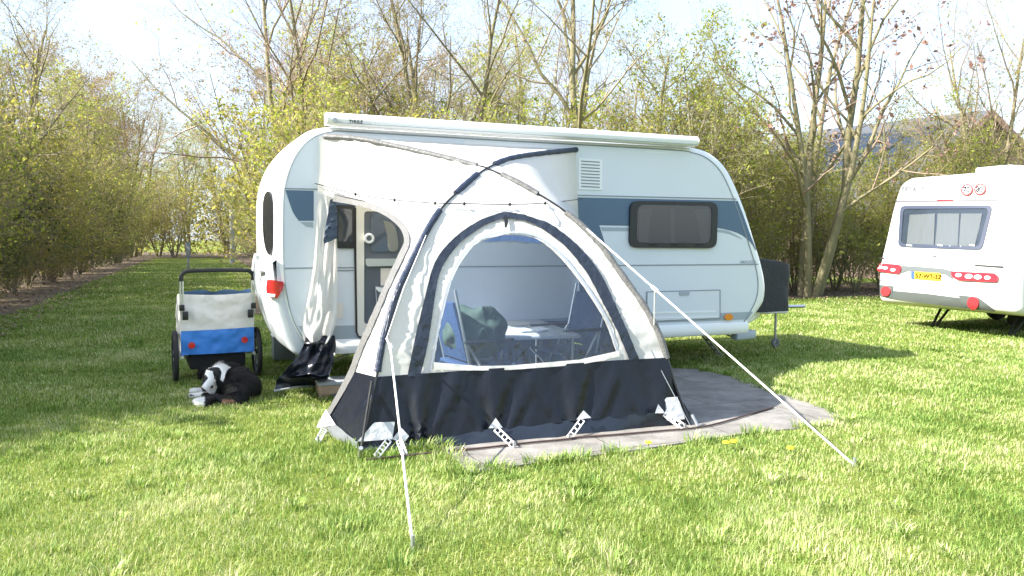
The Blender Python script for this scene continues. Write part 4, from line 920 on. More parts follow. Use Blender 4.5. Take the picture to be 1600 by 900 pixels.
# roof between the poles and the rail, right side
mb = MB(); k = len(upA) - 1
roof = lambda s, t: along(upA, t).lerp(along(upB, t), s) + Vector((0, 0, (-.035 * math.sin(math.pi * s) * math.sin(math.pi * t) + .008 * noise.noise(Vector((s * 9, t * 3, 2))))))
mb.grid(roof, 60, 30); mb.build('roof_panel', M_cloth, tent)
rd = lambda s, t: rightS(s, t) + U * (.012 * noise.noise(Vector((s * 10, t * 4, 5))) * min(1, s * 6) * min(1, (1 - s) * 6))
mb = MB(); mb.grid(lambda s, t: rd(s, .30 + .70 * t), 40, 40); mb.build('far_side_panel', M_cloth, tent)
mb = MB(); mb.grid(lambda s, t: rd(s, .31 * t), 40, 20); mb.build('far_side_skirt', M_navy, tent)
def inner_r(s, t): return rd(.02 + .93 * s, .03 + .72 * t) - U * .03
mb = MB(); mb.grid(inner_r, 40, 40); mb.build('inner_curtain', M_navy, tent)
# poles and their sleeves
PO = M_black
for nm, c in (('pole', CA), ('pole', CB)): mb = MB(); mb.tube([p + N * .012 for p in c], .0085, 8); mb.build(nm, PO, tent)
def sleeve(c, p0, p1, mat, r=.03):
    def par(px): return min(range(len(c)), key=lambda i: (project(c[i])[0] - px[0]) ** 2 + (project(c[i])[1] - px[1]) ** 2)
    a, b = sorted((par(p0), par(p1))); pts = c[a:b + 1]; mb = MB(); vs = []
    fine = catmull(pts, 3); q = [p + N * .004 + Vector((0, 0, 0)) for p in fine]; mb.tube(q, [r * (1 + .16 * noise.noise(p * 14)) for p in q], 10); o = mb.build('pole_sleeve', mat, tent); return o
M_slB = P('navy_pole_sleeve', (.014, .024, .052), .5, bump=.4, bscale=40)
for p0, p1 in (((508, 213), (745, 259)), ((782, 272), (838, 302)), ((884, 332), (1042, 560))): sleeve(CA, p0, p1, M_sleeve, .026)
for p0, p1 in (((772, 257), (900, 234)), ((745, 274), (714, 301)), ((688, 328), (590, 580))): sleeve(CB, p0, p1, M_slB, .026)
# cord with toggles over the top
def cord():
    q = [hit(BL, 497, 287), hit(BL, 560, 306), hit(BL, 620, 317), hit(BL, 682, 323), hit(BF, 724, 323), hit(BF, 795, 324), hit(BF, 850, 322), hit(BR, 905, 311)]
    pts = catmull([p + n * .035 for p, n in q], 6); mb = MB(); mb.tube(pts, .0042, 6); mb.build('tension_cord', M_black, tent)
    for p, n in q[1:-1]: mb = MB(); mb.blob(p + n * .035, .012, .012, .016, 10); mb.build('toggle', M_black, tent)
    q2 = [hit(BL, 499, 290), hit(BL, 545, 309), hit(BL, 605, 322), hit(BL, 660, 326), hit(BL, 683, 326)]; mb = MB(); mb.tube(catmull([p + n * .03 for p, n in q2], 5), .003, 5); mb.build('tension_cord', M_sleeve, tent)
cord()
# ladder straps and pegs
def strap(a, b, wdt=.036):
    a, b = Vector(a), Vector(b); d = (b - a); l = d.length; d.normalize(); s = d.cross(ray(*project((a + b) / 2))).normalized(); nn = d.cross(s).normalized(); mb = MB()
    for k in (-1, 1): mb.box((a + b) / 2 + s * (wdt / 2 * k), .009, l, .006, (s, d, nn))
    n = max(3, int(l / .045))
    for i in range(n + 1): mb.box(a + d * (l * i / n), wdt, .008, .006, (s, d, nn))
    mb.build('ladder_strap', M_rope, tent)
    mb = MB(); mb.tube([b + Vector((0, 0, .03)), b - Vector((0, 0, .02))], .009, 7); mb.build('peg', M_galv, tent)
for (ax, ay), bq, bv in (((772, 670), (803, 697), BF), ((906, 656), (889, 684), BF), ((1034, 647), (1062, 665), BF), ((1040, 650), (1070, 668), BF), ((606, 687), (588, 713), BF), ((622, 688), (632, 711), BF), ((516, 672), (497, 688), BL)):
    p, n = hit(bv, ax, ay); strap(p + n * .05, G(*bq, .025))
mb = MB(); mb.tube([G(1081, 648, .10), G(1090, 665, .02)], .012, 8); mb.build('peg', M_galv, tent)
mb = MB(); mb.tube([hit(BL, 584, 594)[0] - U * .02 + N * .03, G(562, 716, .0)], .009, 7); mb.build('pole_leg', M_rub, tent)
mb = MB(); mb.tube([G(564, 700, .10), G(562, 717, -.01)], .014, 8); mb.build('peg', M_galv, tent)
# guy ropes
def guy(pts, r, lb, pegpx):
    b = empty('guy_rope', pts[-1], lb, 'rope', 'guy ropes of the awning tent'); mb = MB(); mb.tube(pts, r, 7); mb.build('rope', M_rope, b)
    mb = MB(); q = pts[1]; d = (pts[-1] - pts[0]).normalized(); mb.tube([q - d * .03, q + d * .03], .014, 8); mb.build('runner', M_trim, b)
    mb = MB(); mb.tube([pts[-1] + Vector((0, 0, .05)), pts[-1] - Vector((0, 0, .05))], .010, 8); mb.build('peg', M_galv, b)
pB = hit(BF, 602, 528)[0] + N * .04; gL = G(645, 853, .02); qL = pB.lerp(gL, .06) + Vector((.02, 0, .0))
guy([pB, qL, gL], .0068, 'white guy rope from the left tent pole down to the near lawn', 0)
pA = along(lowA, .36) + N * .03; gR = G(1335, 727, .02); guy([pA, pA.lerp(gR, .30), gR], .0068, 'white guy rope running from the right tent pole across the slab corner', 0)
mb = MB(); mb.tube([hit(BF, 1020, 508)[0] + N * .02, pA.lerp(gR, .30)], .004, 6); mb.build('side_line', M_rope, tent)
mb = MB(); mb.tube([hit(BF, 664, 368)[0] + N * .03, hit(BF, 628, 450)[0] + N * .05, pB], .0036, 6); mb.build('side_line', M_rope, tent)
mb = MB(); mb.tube([pA, G(1078, 664, .03)], .003, 5); mb.build('side_line', M_seam, tent)
# dark cable lying on the slab
def cable():
    pts = catmull([G(x, y, .02) for x, y in ((572, 719), (640, 712), (702, 705), (760, 700), (830, 692), (885, 687), (905, 684), (960, 680), (1030, 674), (1088, 669), (1130, 660), (1180, 645), (1208, 637))], 8)
    mb = MB(); mb.tube([p + Vector((0, 0, .004)) for p in pts], .0075, 7); o = mb.build('cable', P('brown_cable', (.06, .035, .03), .7), base=pts[0]); setp(o, 'thin dark brown cable lying on the slab along the tent front', 'cable')
cable()

# ------------------------------------------------------------------ inside the tent
def seg(mb, a, b, r=.011, mi=0): mb.tube([a, b], r, 8, mi)
def table():
    z = .64; c = [G(778, 527, z), G(908, 523, z), G(842, 499, z), G(752, 500, z)]
    b = empty('camping_table', (c[0] + c[2]) / 2 - Vector((0, 0, z)), 'grey camping table on metal legs behind the clear tent window', 'table')
    mb = MB(); mb.prism([c[0], c[1], c[2], c[3]], (0, 0, -.03)); mb.build('table_top', P('table_grey', (.42, .43, .44), .35), b, bevel=.006)
    for p, q in ((c[0], c[2]), (c[1], c[3]), (c[2], c[0]), (c[3], c[1])):
        t = p.lerp(q, .07); mb = MB(); seg(mb, Vector((t.x, t.y, z - .03)), Vector((t.x, t.y, .02)), .013); mb.build('leg', M_alu, b)
    p = G(795, 505, z + .004); mb = MB(); mb.disc(p, (0, 0, 1), .22, .006, 32); setp(mb.build('placemat', P('mat_beige', (.55, .52, .47), .7), base=p), 'round beige placemat on the camping table', 'placemat')
    p = G(829, 515, z + .014); mb = MB(); A = (Vector((.9, .43, 0)), Vector((-.43, .9, 0)), Vector((0, 0, 1))); mb.box(p - A[0] * .07, .14, .20, .016, A); mb.box(p + A[0] * .07, .14, .20, .016, (Vector((.87, .42, .1)), A[1], Vector((0, 0, 1)))); setp(mb.build('notebook', P('paper', (.78, .78, .77), .8), base=p, bevel=.003), 'open white notebook lying on the grey camping table', 'notebook')
table()
def chair(p, rz, lb, backh=.95, m=None):
    b = empty('camping_chair', p, lb, 'chair'); X_ = Vector((math.cos(rz), math.sin(rz), 0)); Y_ = Vector((-math.sin(rz), math.cos(rz), 0)); Z_ = Vector((0, 0, 1)); w = .25; p = Vector(p)
    for k in (-1, 1):
        mb = MB(); seg(mb, p + X_ * w * k + Y_ * .22, p + X_ * w * k - Y_ * .2 + Z_ * .64, .013); mb.build('leg', M_alu, b)
        mb = MB(); seg(mb, p + X_ * w * k - Y_ * .24, p + X_ * w * k + Y_ * .24 + Z_ * .44, .013); mb.build('leg', M_alu, b)
        mb = MB(); seg(mb, p + X_ * w * k - Y_ * .16 + Z_ * .42, p + X_ * w * k - Y_ * .30 + Z_ * (backh + .04), .013); mb.build('back_post', M_alu, b)
        mb = MB(); mb.box(p + X_ * (w + .02) * k + Z_ * .64, .05, .44, .03, (X_, Y_, Z_)); mb.build('armrest', M_black, b, bevel=.01)
    mb = MB(); mb.box(p + Z_ * .44, .46, .44, .035, (X_, Y_, Z_)); mb.build('seat', m or M_navy, b, bevel=.012)
    bx = (X_, (Y_ * .14 + Z_ * .5).normalized() if 0 else (Z_ * .96 - Y_ * .26).normalized(), (Y_ * .96 + Z_ * .26).normalized()); mb = MB(); mb.box(p - Y_ * .235 + Z_ * .72, .46, .50, .03, bx); mb.build('backrest', m or M_navy, b, bevel=.012)
    return b
cl = loc(tol(WALL(742, 540, 1.2))[0], 1.2, 0); chair(cl, ANG - 1.45, 'blue folding chair with a jacket over its back, left behind the tent window', 1.02)
cr_ = loc(tol(WALL(885, 530, .8))[0], .8, 0); chair(cr_, ANG + 1.75, 'blue folding chair with white frame at the right end of the camping table', 1.0)
def jacket():
    c = cl + U * -.02 + N * .06 + Vector((0, 0, .70)); mb = MB()
    def f(s, t):
        a = s * 2 * math.pi; th = t * math.pi; q = Vector((.27 * math.sin(th) * math.cos(a), .20 * math.sin(th) * math.sin(a), .22 * math.cos(th))); q.x += .08 * (-q.z); w = noise.noise_vector(q * 7 + Vector((3, 1, 2))) * .05; return c + q + w
    mb.grid(f, 48, 30); setp(mb.build('jacket', P('green_jacket', (.045, .075, .055), .75, bump=.5, bscale=12), base=c), 'dark green padded jacket thrown over the left camping chair', 'jacket')
jacket()
def stool():
    c = loc(1.72, 1.45, 0); b = empty('folding_stool', c, 'low folding stool with crossed white legs under the table edge', 'stool'); A = (U, N)
    for k in (-1, 1):
        for j in (-1, 1): mb = MB(); seg(mb, c + U * (.22 * k) + N * (.14 * j) + Vector((0, 0, .02)), c - U * (.22 * k) + N * (.14 * j) + Vector((0, 0, .40)), .012); mb.build('leg', M_trim, b)
    mb = MB(); mb.grid(lambda s, t: c + U * (.44 * s - .22) + N * (.3 * t - .15) + Vector((0, 0, .40 - .05 * math.sin(math.pi * s))), 16, 4); mb.build('seat', P('beige_canvas', (.42, .38, .32), .9), b)
stool()
def bag():
    c = loc(1.0, 1.55, .17); mb = MB()
    mb.grid(lambda s, t: c + Vector((.24 * math.cos(6.283 * s) * abs(math.sin(3.1415 * t)) ** .6, .18 * math.sin(6.283 * s) * abs(math.sin(3.1415 * t)) ** .6, .16 * math.cos(3.1416 * t))) + noise.noise_vector(Vector((math.cos(6.283 * s), math.sin(6.283 * s), t * 3)) * 2) * .03, 32, 20)
    setp(mb.build('bag', P('beige_bag', (.36, .32, .26), .8, bump=.4), base=c), 'soft beige bag on the floor inside the tent', 'bag')
bag()
mb = MB(); mb.grid(lambda s, t: loc(tol(WALL(655, 500))[0] + (2.45 - tol(WALL(655, 500))[0]) * s, .05 + .012 * math.sin(s * 60) * (1 - t) + .03 * (1 - t), .02 + .60 * t), 90, 6); mb.build('draught_skirt', M_navy, tent)
mb = MB(); mb.prism([loc(-.02, .1, .006), loc(2.5, .1, .006), loc(2.36, 2.0, .006), loc(-.05, 1.9, .006)], (0, 0, .02)); setp(mb.build('ground_sheet', P('blue_ground_sheet', (.05, .075, .12), .6, bump=.4), base=loc(1.2, 1, 0)), 'dark blue ground sheet on the floor inside the tent', 'ground sheet')
# wooden step beside the tent
def step():
    c = G(527, 617, 0); c = c + N * -.10; b = empty('step_block', c, 'pale wooden step block with grey top beside the tent doorway', 'step'); A = (U, N, Vector((0, 0, 1))); mb = MB(); mb.box(c + Vector((0, 0, .05)), .34, .28, .10, A); mb.build('block', P('pale_wood', (.50, .36, .24), .8, var=.3, vscale=12), b, bevel=.006)
    mb = MB(); mb.box(c + Vector((0, 0, .118)), .36, .30, .036, A); mb.build('top', P('grey_top', (.36, .39, .43), .6), b, bevel=.006)
step()
# ------------------------------------------------------------------ second caravan
A2 = ANG + R(1.8); U2 = Vector((math.cos(A2), math.sin(A2), 0)); V2 = Vector((-math.sin(A2), math.cos(A2), 0)); O2 = Vector((7.42, 11.22, 0)); W2 = 2.47; UP = Vector((0, 0, 1))
l2 = lambda a, v, z: O2 + U2 * a + V2 * v + UP * z
car2 = empty('caravan', l2(2.8, 1.2, 0), 'white touring caravan seen from its tail with red lamps and yellow plate', 'caravan')
pf2 = sm2([(.30, .36), (.06, .42), (.0, .60), (.0, .90), (.03, 1.15), (.13, 1.5), (.25, 1.95), (.37, 2.30), (.47, 2.48), (.66, 2.585)], 4) + [(1.3, 2.62), (3.5, 2.60), (5.0, 2.52), (5.6, 2.1), (5.9, 1.4), (5.9, .8), (5.6, .45), (3.0, .36)]
V_, F_ = body_loft(pf2, lambda na, nz_, z: .10 * max(0, -na), .11, W2, l2, 16)
mb = MB(); mb.add(V_, F_); mb.build('body', P('weathered_white', (.64, .645, .64), .35, coat=.2, var=.06, vscale=1.2), car2, ang=28); B2 = bvh_of(V_, F_)
sidep = sm2([(.62, .46), (.42, .52), (.28, .75), (.22, 1.1), (.33, 1.6), (.47, 2.1), (.62, 2.38), (.85, 2.48)], 4) + [(3.5, 2.5), (4.8, 2.42), (5.4, 2.0), (5.7, 1.3), (5.5, .6), (3, .46)]
mb = MB(); mb.prism([l2(a, -.002, z) for a, z in sidep], -V2 * .006); mb.build('side_panel', P('side_grey_white', (.62, .66, .68), .4), car2, smooth=False)
mb = MB(); mb.prism([l2(.3, -.010, 1.14), l2(5.7, -.010, 1.14), l2(5.7, -.010, 1.17), l2(.3, -.010, 1.17)], -V2 * .006); mb.build('side_trim', M_grey, car2)
mb = MB(); mb.prism([l2(.5, -.010, .47), l2(5.4, -.010, .47), l2(5.4, -.010, .60), l2(.42, -.010, .60)], -V2 * .006); mb.build('side_stripe', M_seam, car2)
D2 = lambda q, nm, m, off=.012, th=.01, step=5, par=None, hole=None: decal(B2, q, nm, m, par or car2, off=off, thick=th, step=step, hole=hole)
wo2 = rnd([(1408, 322), (1552, 321), (1535, 391), (1404, 386)], .12); wi2 = rnd([(1413, 327), (1546, 326), (1530, 386), (1409, 381)], .12)
w2 = D2(wo2, 'rear_window', P('frame_slate', (.045, .055, .085), .3), .02, .018, hole=wi2)
D2(wi2, 'window_interior', P('window_shade', (.15, .19, .25), .6), .004, .002, 7, w2)
cd = lambda x, y, p: .010 * math.sin(x * .75) + .004 * math.sin(x * 1.9)
for q in ([(1422, 336), (1462, 334), (1460, 384), (1418, 382)], [(1466, 334), (1500, 334), (1497, 386), (1462, 384)], [(1503, 334), (1536, 334), (1524, 386), (1499, 386)]): decal(B2, q, 'curtain', P('pale_curtain', (.55, .545, .53), .9), w2, off=.012, thick=0, step=3, disp=lambda x, y, p: .004 + cd(x, y, p) * .4)
decal(B2, wi2, 'pane', M_glass, w2, off=.022, thick=.002, step=8)
for x in (1418, 1466, 1516): decal(B2, [(x, 382), (x + 9, 383), (x + 9, 386), (x, 385)], 'window_catch', M_seam, w2, off=.03, thick=.01, step=3)
D2(band([(1400, 314.5), (1440, 314.5), (1490, 314), (1540, 313), (1568, 312.5)], 2.4), 'trim_line', P('trim_dark_grey', (.10, .10, .11), .5), .012)
D2(band([(1465, 313.5), (1490, 313.2)], 2.0), 'brake_lamp', M_red, .018)
for x, y, t in ((1512, 297.5, '70'), (1532.5, 296.5, '80')):
    c = [(x + 9.3 * math.cos(a) + 1.0 * math.sin(a) * -1, y + 9.0 * math.sin(a)) for a in [2 * math.pi * k / 28 for k in range(28)]]; ci = [(x + (a - x) * .74, y + (b - y) * .74) for a, b in c]
    sg = D2(c, 'speed_sign', P('sign_red', (.22, .012, .015), .5), .026, .02, 2.5, hole=ci); D2(ci, 'sign_face', M_trim, .022, .016, 3, sg)
    lettering(B2, t, x - 6.4, y + 4.4, (10.8, -.3), (1.0, -12.5), 'lettering', P('sign_ink', (.006, .006, .007), .7, spec=.1), sg, off=.030, bold=.022)
LT2 = P('pale_grey_lettering', (.09, .09, .10), .4)
lettering(B2, 'FENDT', 1409, 299.5, (11.5, -.2), (1.6, -10), 'lettering', LT2, car2, off=.026, bold=.012)
lettering(B2, 'caravan', 1425, 306, (5.2, 0), (.4, -5), 'lettering', LT2, car2, off=.026, bold=.012)
D2(rnd([(1456, 396.5), (1464, 397), (1464, 401), (1456, 400.5)], .3), 'handle', M_seam, .03, .028, 3)
D2([(1375, 402), (1380, 402.5), (1386, 405.5), (1375, 404.5)], 'air_slot', M_rub, .010, .008, 3); D2([(1526, 413.5), (1568, 416), (1569, 419), (1521, 415.5)], 'air_slot', M_rub, .012, .01, 4)
D2([(1408, 415), (1440, 417), (1475, 420), (1490, 424), (1489, 437), (1476, 428), (1440, 425), (1420, 423), (1409, 427)], 'grey_trim', P('mid_grey', (.11, .125, .13), .4), .010, .008, 4)
M_pink2 = P('red_lamp_lens', (.40, .03, .045), .15, coat=.6)
for q, cl_ in ((rnd([(1373.5, 411), (1408, 414), (1410, 420), (1407, 428), (1373.5, 424)], .3), [(1378, 1379.5, 418, 4), (1386, 1388, 419, 4), (1398, 1400, 422, 4)]), (rnd([(1488, 424), (1556, 427), (1562, 433), (1559, 441), (1500, 438), (1489, 432)], .3), [(1500, 1502, 430, 5), (1516, 1518, 432, 6), (1530, 1533, 433, 6), (1545, 1547, 434, 5)])):
    t = D2(q, 'tail_lamp', M_pink2, .035, .034, 4)
    for x, _, y, r in cl_: decal(B2, [(x + r * math.cos(a), y + r * .6 * math.sin(a)) for a in [2 * math.pi * k / 14 for k in range(14)]], 'reflector', M_clear, t, off=.042, thick=.01, step=2)
pl = D2([(1425, 424), (1471, 427), (1471, 439), (1425, 435)], 'number_plate', P('plate_yellow', (.55, .33, .03), .4), .02, .02, 5)
decal(B2, [(1425, 424), (1430, 424.4), (1430, 435.4), (1425, 435)], 'plate_strip', P('plate_blue', (.05, .10, .35), .4), pl, off=.023, thick=.002, step=3)
lettering(B2, '57-WT-3Z', 1432, 433.6, (9.2, .62), (.1, -9.2), 'lettering', P('plate_ink', (.02, .015, .005), .6, spec=.1), pl, off=.026, bold=.02)
lettering(B2, 'SAPHIR', 1376, 439.5, (5.6, .5), (.3, -6), 'lettering', LT2, car2, off=.026, bold=.012); lettering(B2, '515', 1502, 453, (8, .5), (.5, -7.5), 'lettering', LT2, car2, off=.026, bold=.012)
M_pink2 = P('red_lamp_lens', (.40, .03, .045), .15, coat=.6)
GB = P('bumper_grey', (.085, .095, .095), .45)
D2([(1394, 454), (1450, 459), (1504, 466), (1510, 481), (1450, 474), (1394, 466)], 'bumper_insert', GB, .012, .01, 6)
for q, c, r in (([(1376, 445), (1397, 447), (1394, 466), (1376, 462)], (1386, 455), 7.4), ([(1498, 461), (1528, 464), (1557, 486), (1522, 482), (1508, 480)], (1522, 472.5), 9)):
    h = D2(rnd(q, .12), 'fog_lamp_housing', GB, .016, .014, 4); decal(B2, [(c[0] + r * math.cos(a), c[1] + r * math.sin(a)) for a in [2 * math.pi * k / 20 for k in range(20)]], 'fog_lamp', M_pink2, h, off=.035, thick=.03, step=3)
mb = MB(); mb.box(l2(1.5, 1.25, 2.66), .75, .62, .12, (U2, V2, UP)); mb.build('roof_vent', M_white, car2, bevel=.04, seg=3)
mb = MB(); mb.box(l2(2.8, W2 / 2, .40), 4.6, 1.7, .12, (U2, V2, UP)); mb.build('chassis', M_rub, car2)
for v in (.22, W2 - .22):
    c = l2(2.9, v, .32); mb = MB(); mb.torus(c, V2, .235, .085, 30, 8); w = mb.build('wheel', M_rub, car2); mb = MB(); mb.disc(c, V2, .19, .13, 24); mb.build('rim', M_alu, w)
for v, s in ((.45, -1), (W2 - .7, -1)):
    for k in (-1, 1):
        mb = MB(); mb.tube([l2(.9, v + .09 * k, .42), l2(.55, v + .03 * k, .02)], .022, 7); mb.build('corner_steady', M_rub, car2)
mb = MB(); mb.box(l2(1.3, .75, .28), .35, .3, .32, (U2, V2, UP)); mb.build('under_box', M_rub, car2, bevel=.02)

# ------------------------------------------------------------------ house beyond the hedge
def house():
    a = P2(1528, 31); a.z = 0; g = Vector((math.cos(.12), math.sin(.12), 0)); r = Vector((-.62, .785, 0)); b = empty('brick_house', a, 'brick house with dark tiled gable roof behind trees beyond the far caravan', 'house'); hw, ze, za, Ln = 4.2, 3.0, 6.6, 9
    def Q(x, y, z): return a + g * x + r * y + UP * z
    mb = MB(); mb.prism([Q(-hw, 0, 0), Q(hw, 0, 0), Q(hw, 0, ze), Q(0, 0, za), Q(-hw, 0, ze)], r * Ln); mb.build('wall', P('dark_brick', (.17, .12, .10), .9, var=.3, vscale=3), b, smooth=False)
    rf = P('roof_tiles', (.075, .085, .11), .7, var=.3, vscale=4); k = (za - ze) / hw
    for s in (-1, 1):
        mb = MB(); p0, p1 = Q(0, -.25, za + .12), Q(s * (hw + .4), -.25, ze + .12 - .4 * k); mb.prism([p0, p1, p1 - UP * .1, p0 - UP * .1], r * (Ln + .5)); ro = mb.build('roof', rf, b, smooth=False)
        mb = MB(); q0, q1 = Q(0, -.30, za + .15), Q(s * (hw + .42), -.30, ze + .15 - .42 * k); mb.prism([q0, q1, q1 - UP * .30, q0 - UP * .30], r * .045); mb.build('verge_board', P('red_brown_board', (.20, .125, .105), .7), ro, smooth=False)
        if s < 0:
            for i in range(4):
                for j in range(2):
                    x0 = -.7 - j * 1.45; mb = MB(); f = lambda x, y: Q(x, y, za + .2 + x * k); y0 = 1.0 + i * 1.15; mb.prism([f(x0, y0), f(x0 - 1.35, y0), f(x0 - 1.35, y0 + 1.05), f(x0, y0 + 1.05)], UP * .04); mb.build('solar_panel', P('solar_blue', (.025, .035, .055), .3, spec=.25), ro, smooth=False)
    mb = MB(); mb.box(Q(.0, -.03, 4.2), 1.2, .06, 1.1, (g, r, UP)); w = mb.build('window', M_rub, b); mb = MB(); mb.box(Q(0, -.07, 4.2), 1.0, .03, .9, (g, r, UP)); mb.build('pane', M_glass, w)
house()
# grey post and white marker by the lane
p = P2(363, 46); mb = MB(); mb.tube([p, p + UP * 3.3], [.15, .13], 10); mb.blob(p + UP * 3.3, .15, .15, .06, 10); setp(mb.build('post', P('post_grey', (.33, .34, .36), .7), base=p), 'grey upright post at the far end of the grass lane', 'post')
p = P2(294, 36); mb = MB(); mb.box(p + UP * .95, .2, .06, .7); mb.tube([p, p + UP * .6], .05, 8); setp(mb.build('sign', P('sign_white', (.28, .30, .33), .6), base=p, bevel=.01), 'small white board standing among shrubs at the lane end', 'sign')

# ------------------------------------------------------------------ dog trailer
def trailer():
    a, c = G(275, 597), G(403, 588); m = (a + c) / 2; X_ = (c - a).normalized(); Y_ = Vector((-X_.y, X_.x, 0)); hw = (c - a).length / 2; T = lambda x, y, z: m + X_ * x + Y_ * y + UP * z
    b = empty('dog_trailer', m, 'blue and beige dog trailer with black push bar standing on shaded grass', 'trailer')
    wn3 = lambda q, s, k: noise.noise(q * s + Vector((k, 0, 0)))
    def zt(s): return .905 - .015 * math.sin(math.pi * s)
    x0 = hw - .045
    def back(z, s, k=0.):
        x = (2 * s - 1) * x0 * (1.0 - .05 * max(0, (.40 - z) / .2) + .01 * math.sin(z * 9)); q = T(x, -.10 - .06 * (z - .3) / .6, z); return q - Y_ * (.020 * math.sin(math.pi * s) + .016 * wn3(q * 1, 9, k) + .007 * wn3(q, 24, k))
    fab = P('beige_trailer_cloth', (.76, .73, .70), .7, bump=.25, bscale=16); blue = P('blue_trailer_cloth', (.05, .23, .70), .45, bump=.25, bscale=14); lb = P('light_blue_lining', (.22, .42, .75), .6, bump=.2, bscale=14)
    mb = MB(); mb.grid(lambda s, t: back(.535 + (zt(s) - .535) * t + .012 * (s - .5) * (1 - t), s), 36, 20); mb.build('back_panel', fab, b)
    mb = MB(); mb.grid(lambda s, t: back(.285 + (.535 - .285 + .012 * (s - .5)) * t - (.03 * math.sin(math.pi * s) * (1 - t) if 0 else 0), s, 0) - Y_ * .004, 36, 14); mb.build('lower_panel', blue, b)
    for k in (-1, 1):
        mb = MB(); mb.grid(lambda s, t: T(k * x0 * (1 + .02 * math.sin(3 * s)), -.12 + .80 * s, .30 + (.60 - .16 * s * s) * t) + X_ * (k * .012 * wn3(T(0, s, t), 5, 3)), 20, 14); mb.build('side_cloth', fab, b)
        mb = MB(); mb.box(T(k * (x0 - .01), .28, .27), .03, .86, .03, (X_, Y_, UP)); mb.build('frame_rail', M_alu, b)
    mb = MB(); mb.grid(lambda s, t: T((2 * s - 1) * x0, .66, .30 + .46 * t), 20, 8); mb.build('front_panel', blue, b)
    mb = MB(); mb.grid(lambda s, t: T((2 * s - 1) * (x0 - .02), .64 - .74 * t, .74 + .19 * t - .05 * math.sin(3.14 * t) + .02 * wn3(T(s, t, 0), 6, 2)), 24, 14); mb.build('top_lining', lb, b)
    mb = MB(); mb.box(T(0, .28, .20), 2 * x0 - .16, .66, .16, (X_, Y_, UP)); mb.build('underbody', P('black_underbody', (.012, .012, .013), .9), b, bevel=.03)
    mb = MB(); mb.tube([T(-hw, .05, .26), T(hw, .05, .26)], .015, 8); mb.build('axle', M_alu, b)
    # push bar
    hx = hw - .06; zz = 1.135
    arc = [T(-hx, -.20, zz - .10), T(-hx, -.205, zz - .05), T(-hx + .03, -.21, zz - .012), T(-hx + .08, -.212, zz), T(0, -.212, zz + .006), T(hx - .08, -.212, zz), T(hx - .03, -.21, zz - .012), T(hx, -.205, zz - .05), T(hx, -.20, zz - .10)]
    mb = MB(); mb.tube(catmull(arc, 5), .021, 10); mb.build('push_bar', P('foam_black', (.02, .022, .022), .75), b)
    for k in (-1, 1):
        mb = MB()
        mb.tube([T(k * hx - .012, -.20, zz - .09), T(k * hx - .012, -.18, .70)], .009, 8); o = mb.build('handle_tube', M_alu, b)
        mb = MB(); mb.tube([T(k * hx + .012, -.20, zz - .09), T(k * hx + .012, -.18, .70)], .009, 8); mb.build('handle_tube', M_alu, b)
        mb = MB(); mb.box(T(k * hx, -.195, .77), .05, .03, .06, (X_, Y_, UP)); mb.build('clamp', M_black, b, bevel=.006)
        mb = MB(); mb.box(T(k * (hx - .03), -.20, .69), .055, .03, .085, (X_, Y_, UP)); mb.build('buckle', M_black, b, bevel=.006)
        q = back(.385 + .03 * (k > 0), .5 + k * .36); mb = MB(); mb.disc(q - Y_ * .02, Y_, .032, .022, 18); mb.build('reflector', M_red, b)
        cx = T(k * hw, .05, .262); mb = MB(); mb.torus(cx, X_, .235, .026, 44, 10); w = mb.build('wheel', M_rub, b)
        mb = MB(); mb.torus(cx, X_, .212, .010, 40, 6); mb.build('rim', M_alu, w); mb = MB(); mb.disc(cx, X_, .026, .06, 14); mb.build('hub', M_black, w)
        mb = MB(); n_ = X_.orthogonal().normalized(); n2 = X_.cross(n_)
        for i in range(20):
            t = 2 * math.pi * i / 20; mb.tube([cx + X_ * (.02 * (-1) ** i), cx + (n_ * math.cos(t) + n2 * math.sin(t)) * .21], .0022, 4)
        mb.build('spokes', M_galv, w)
trailer()

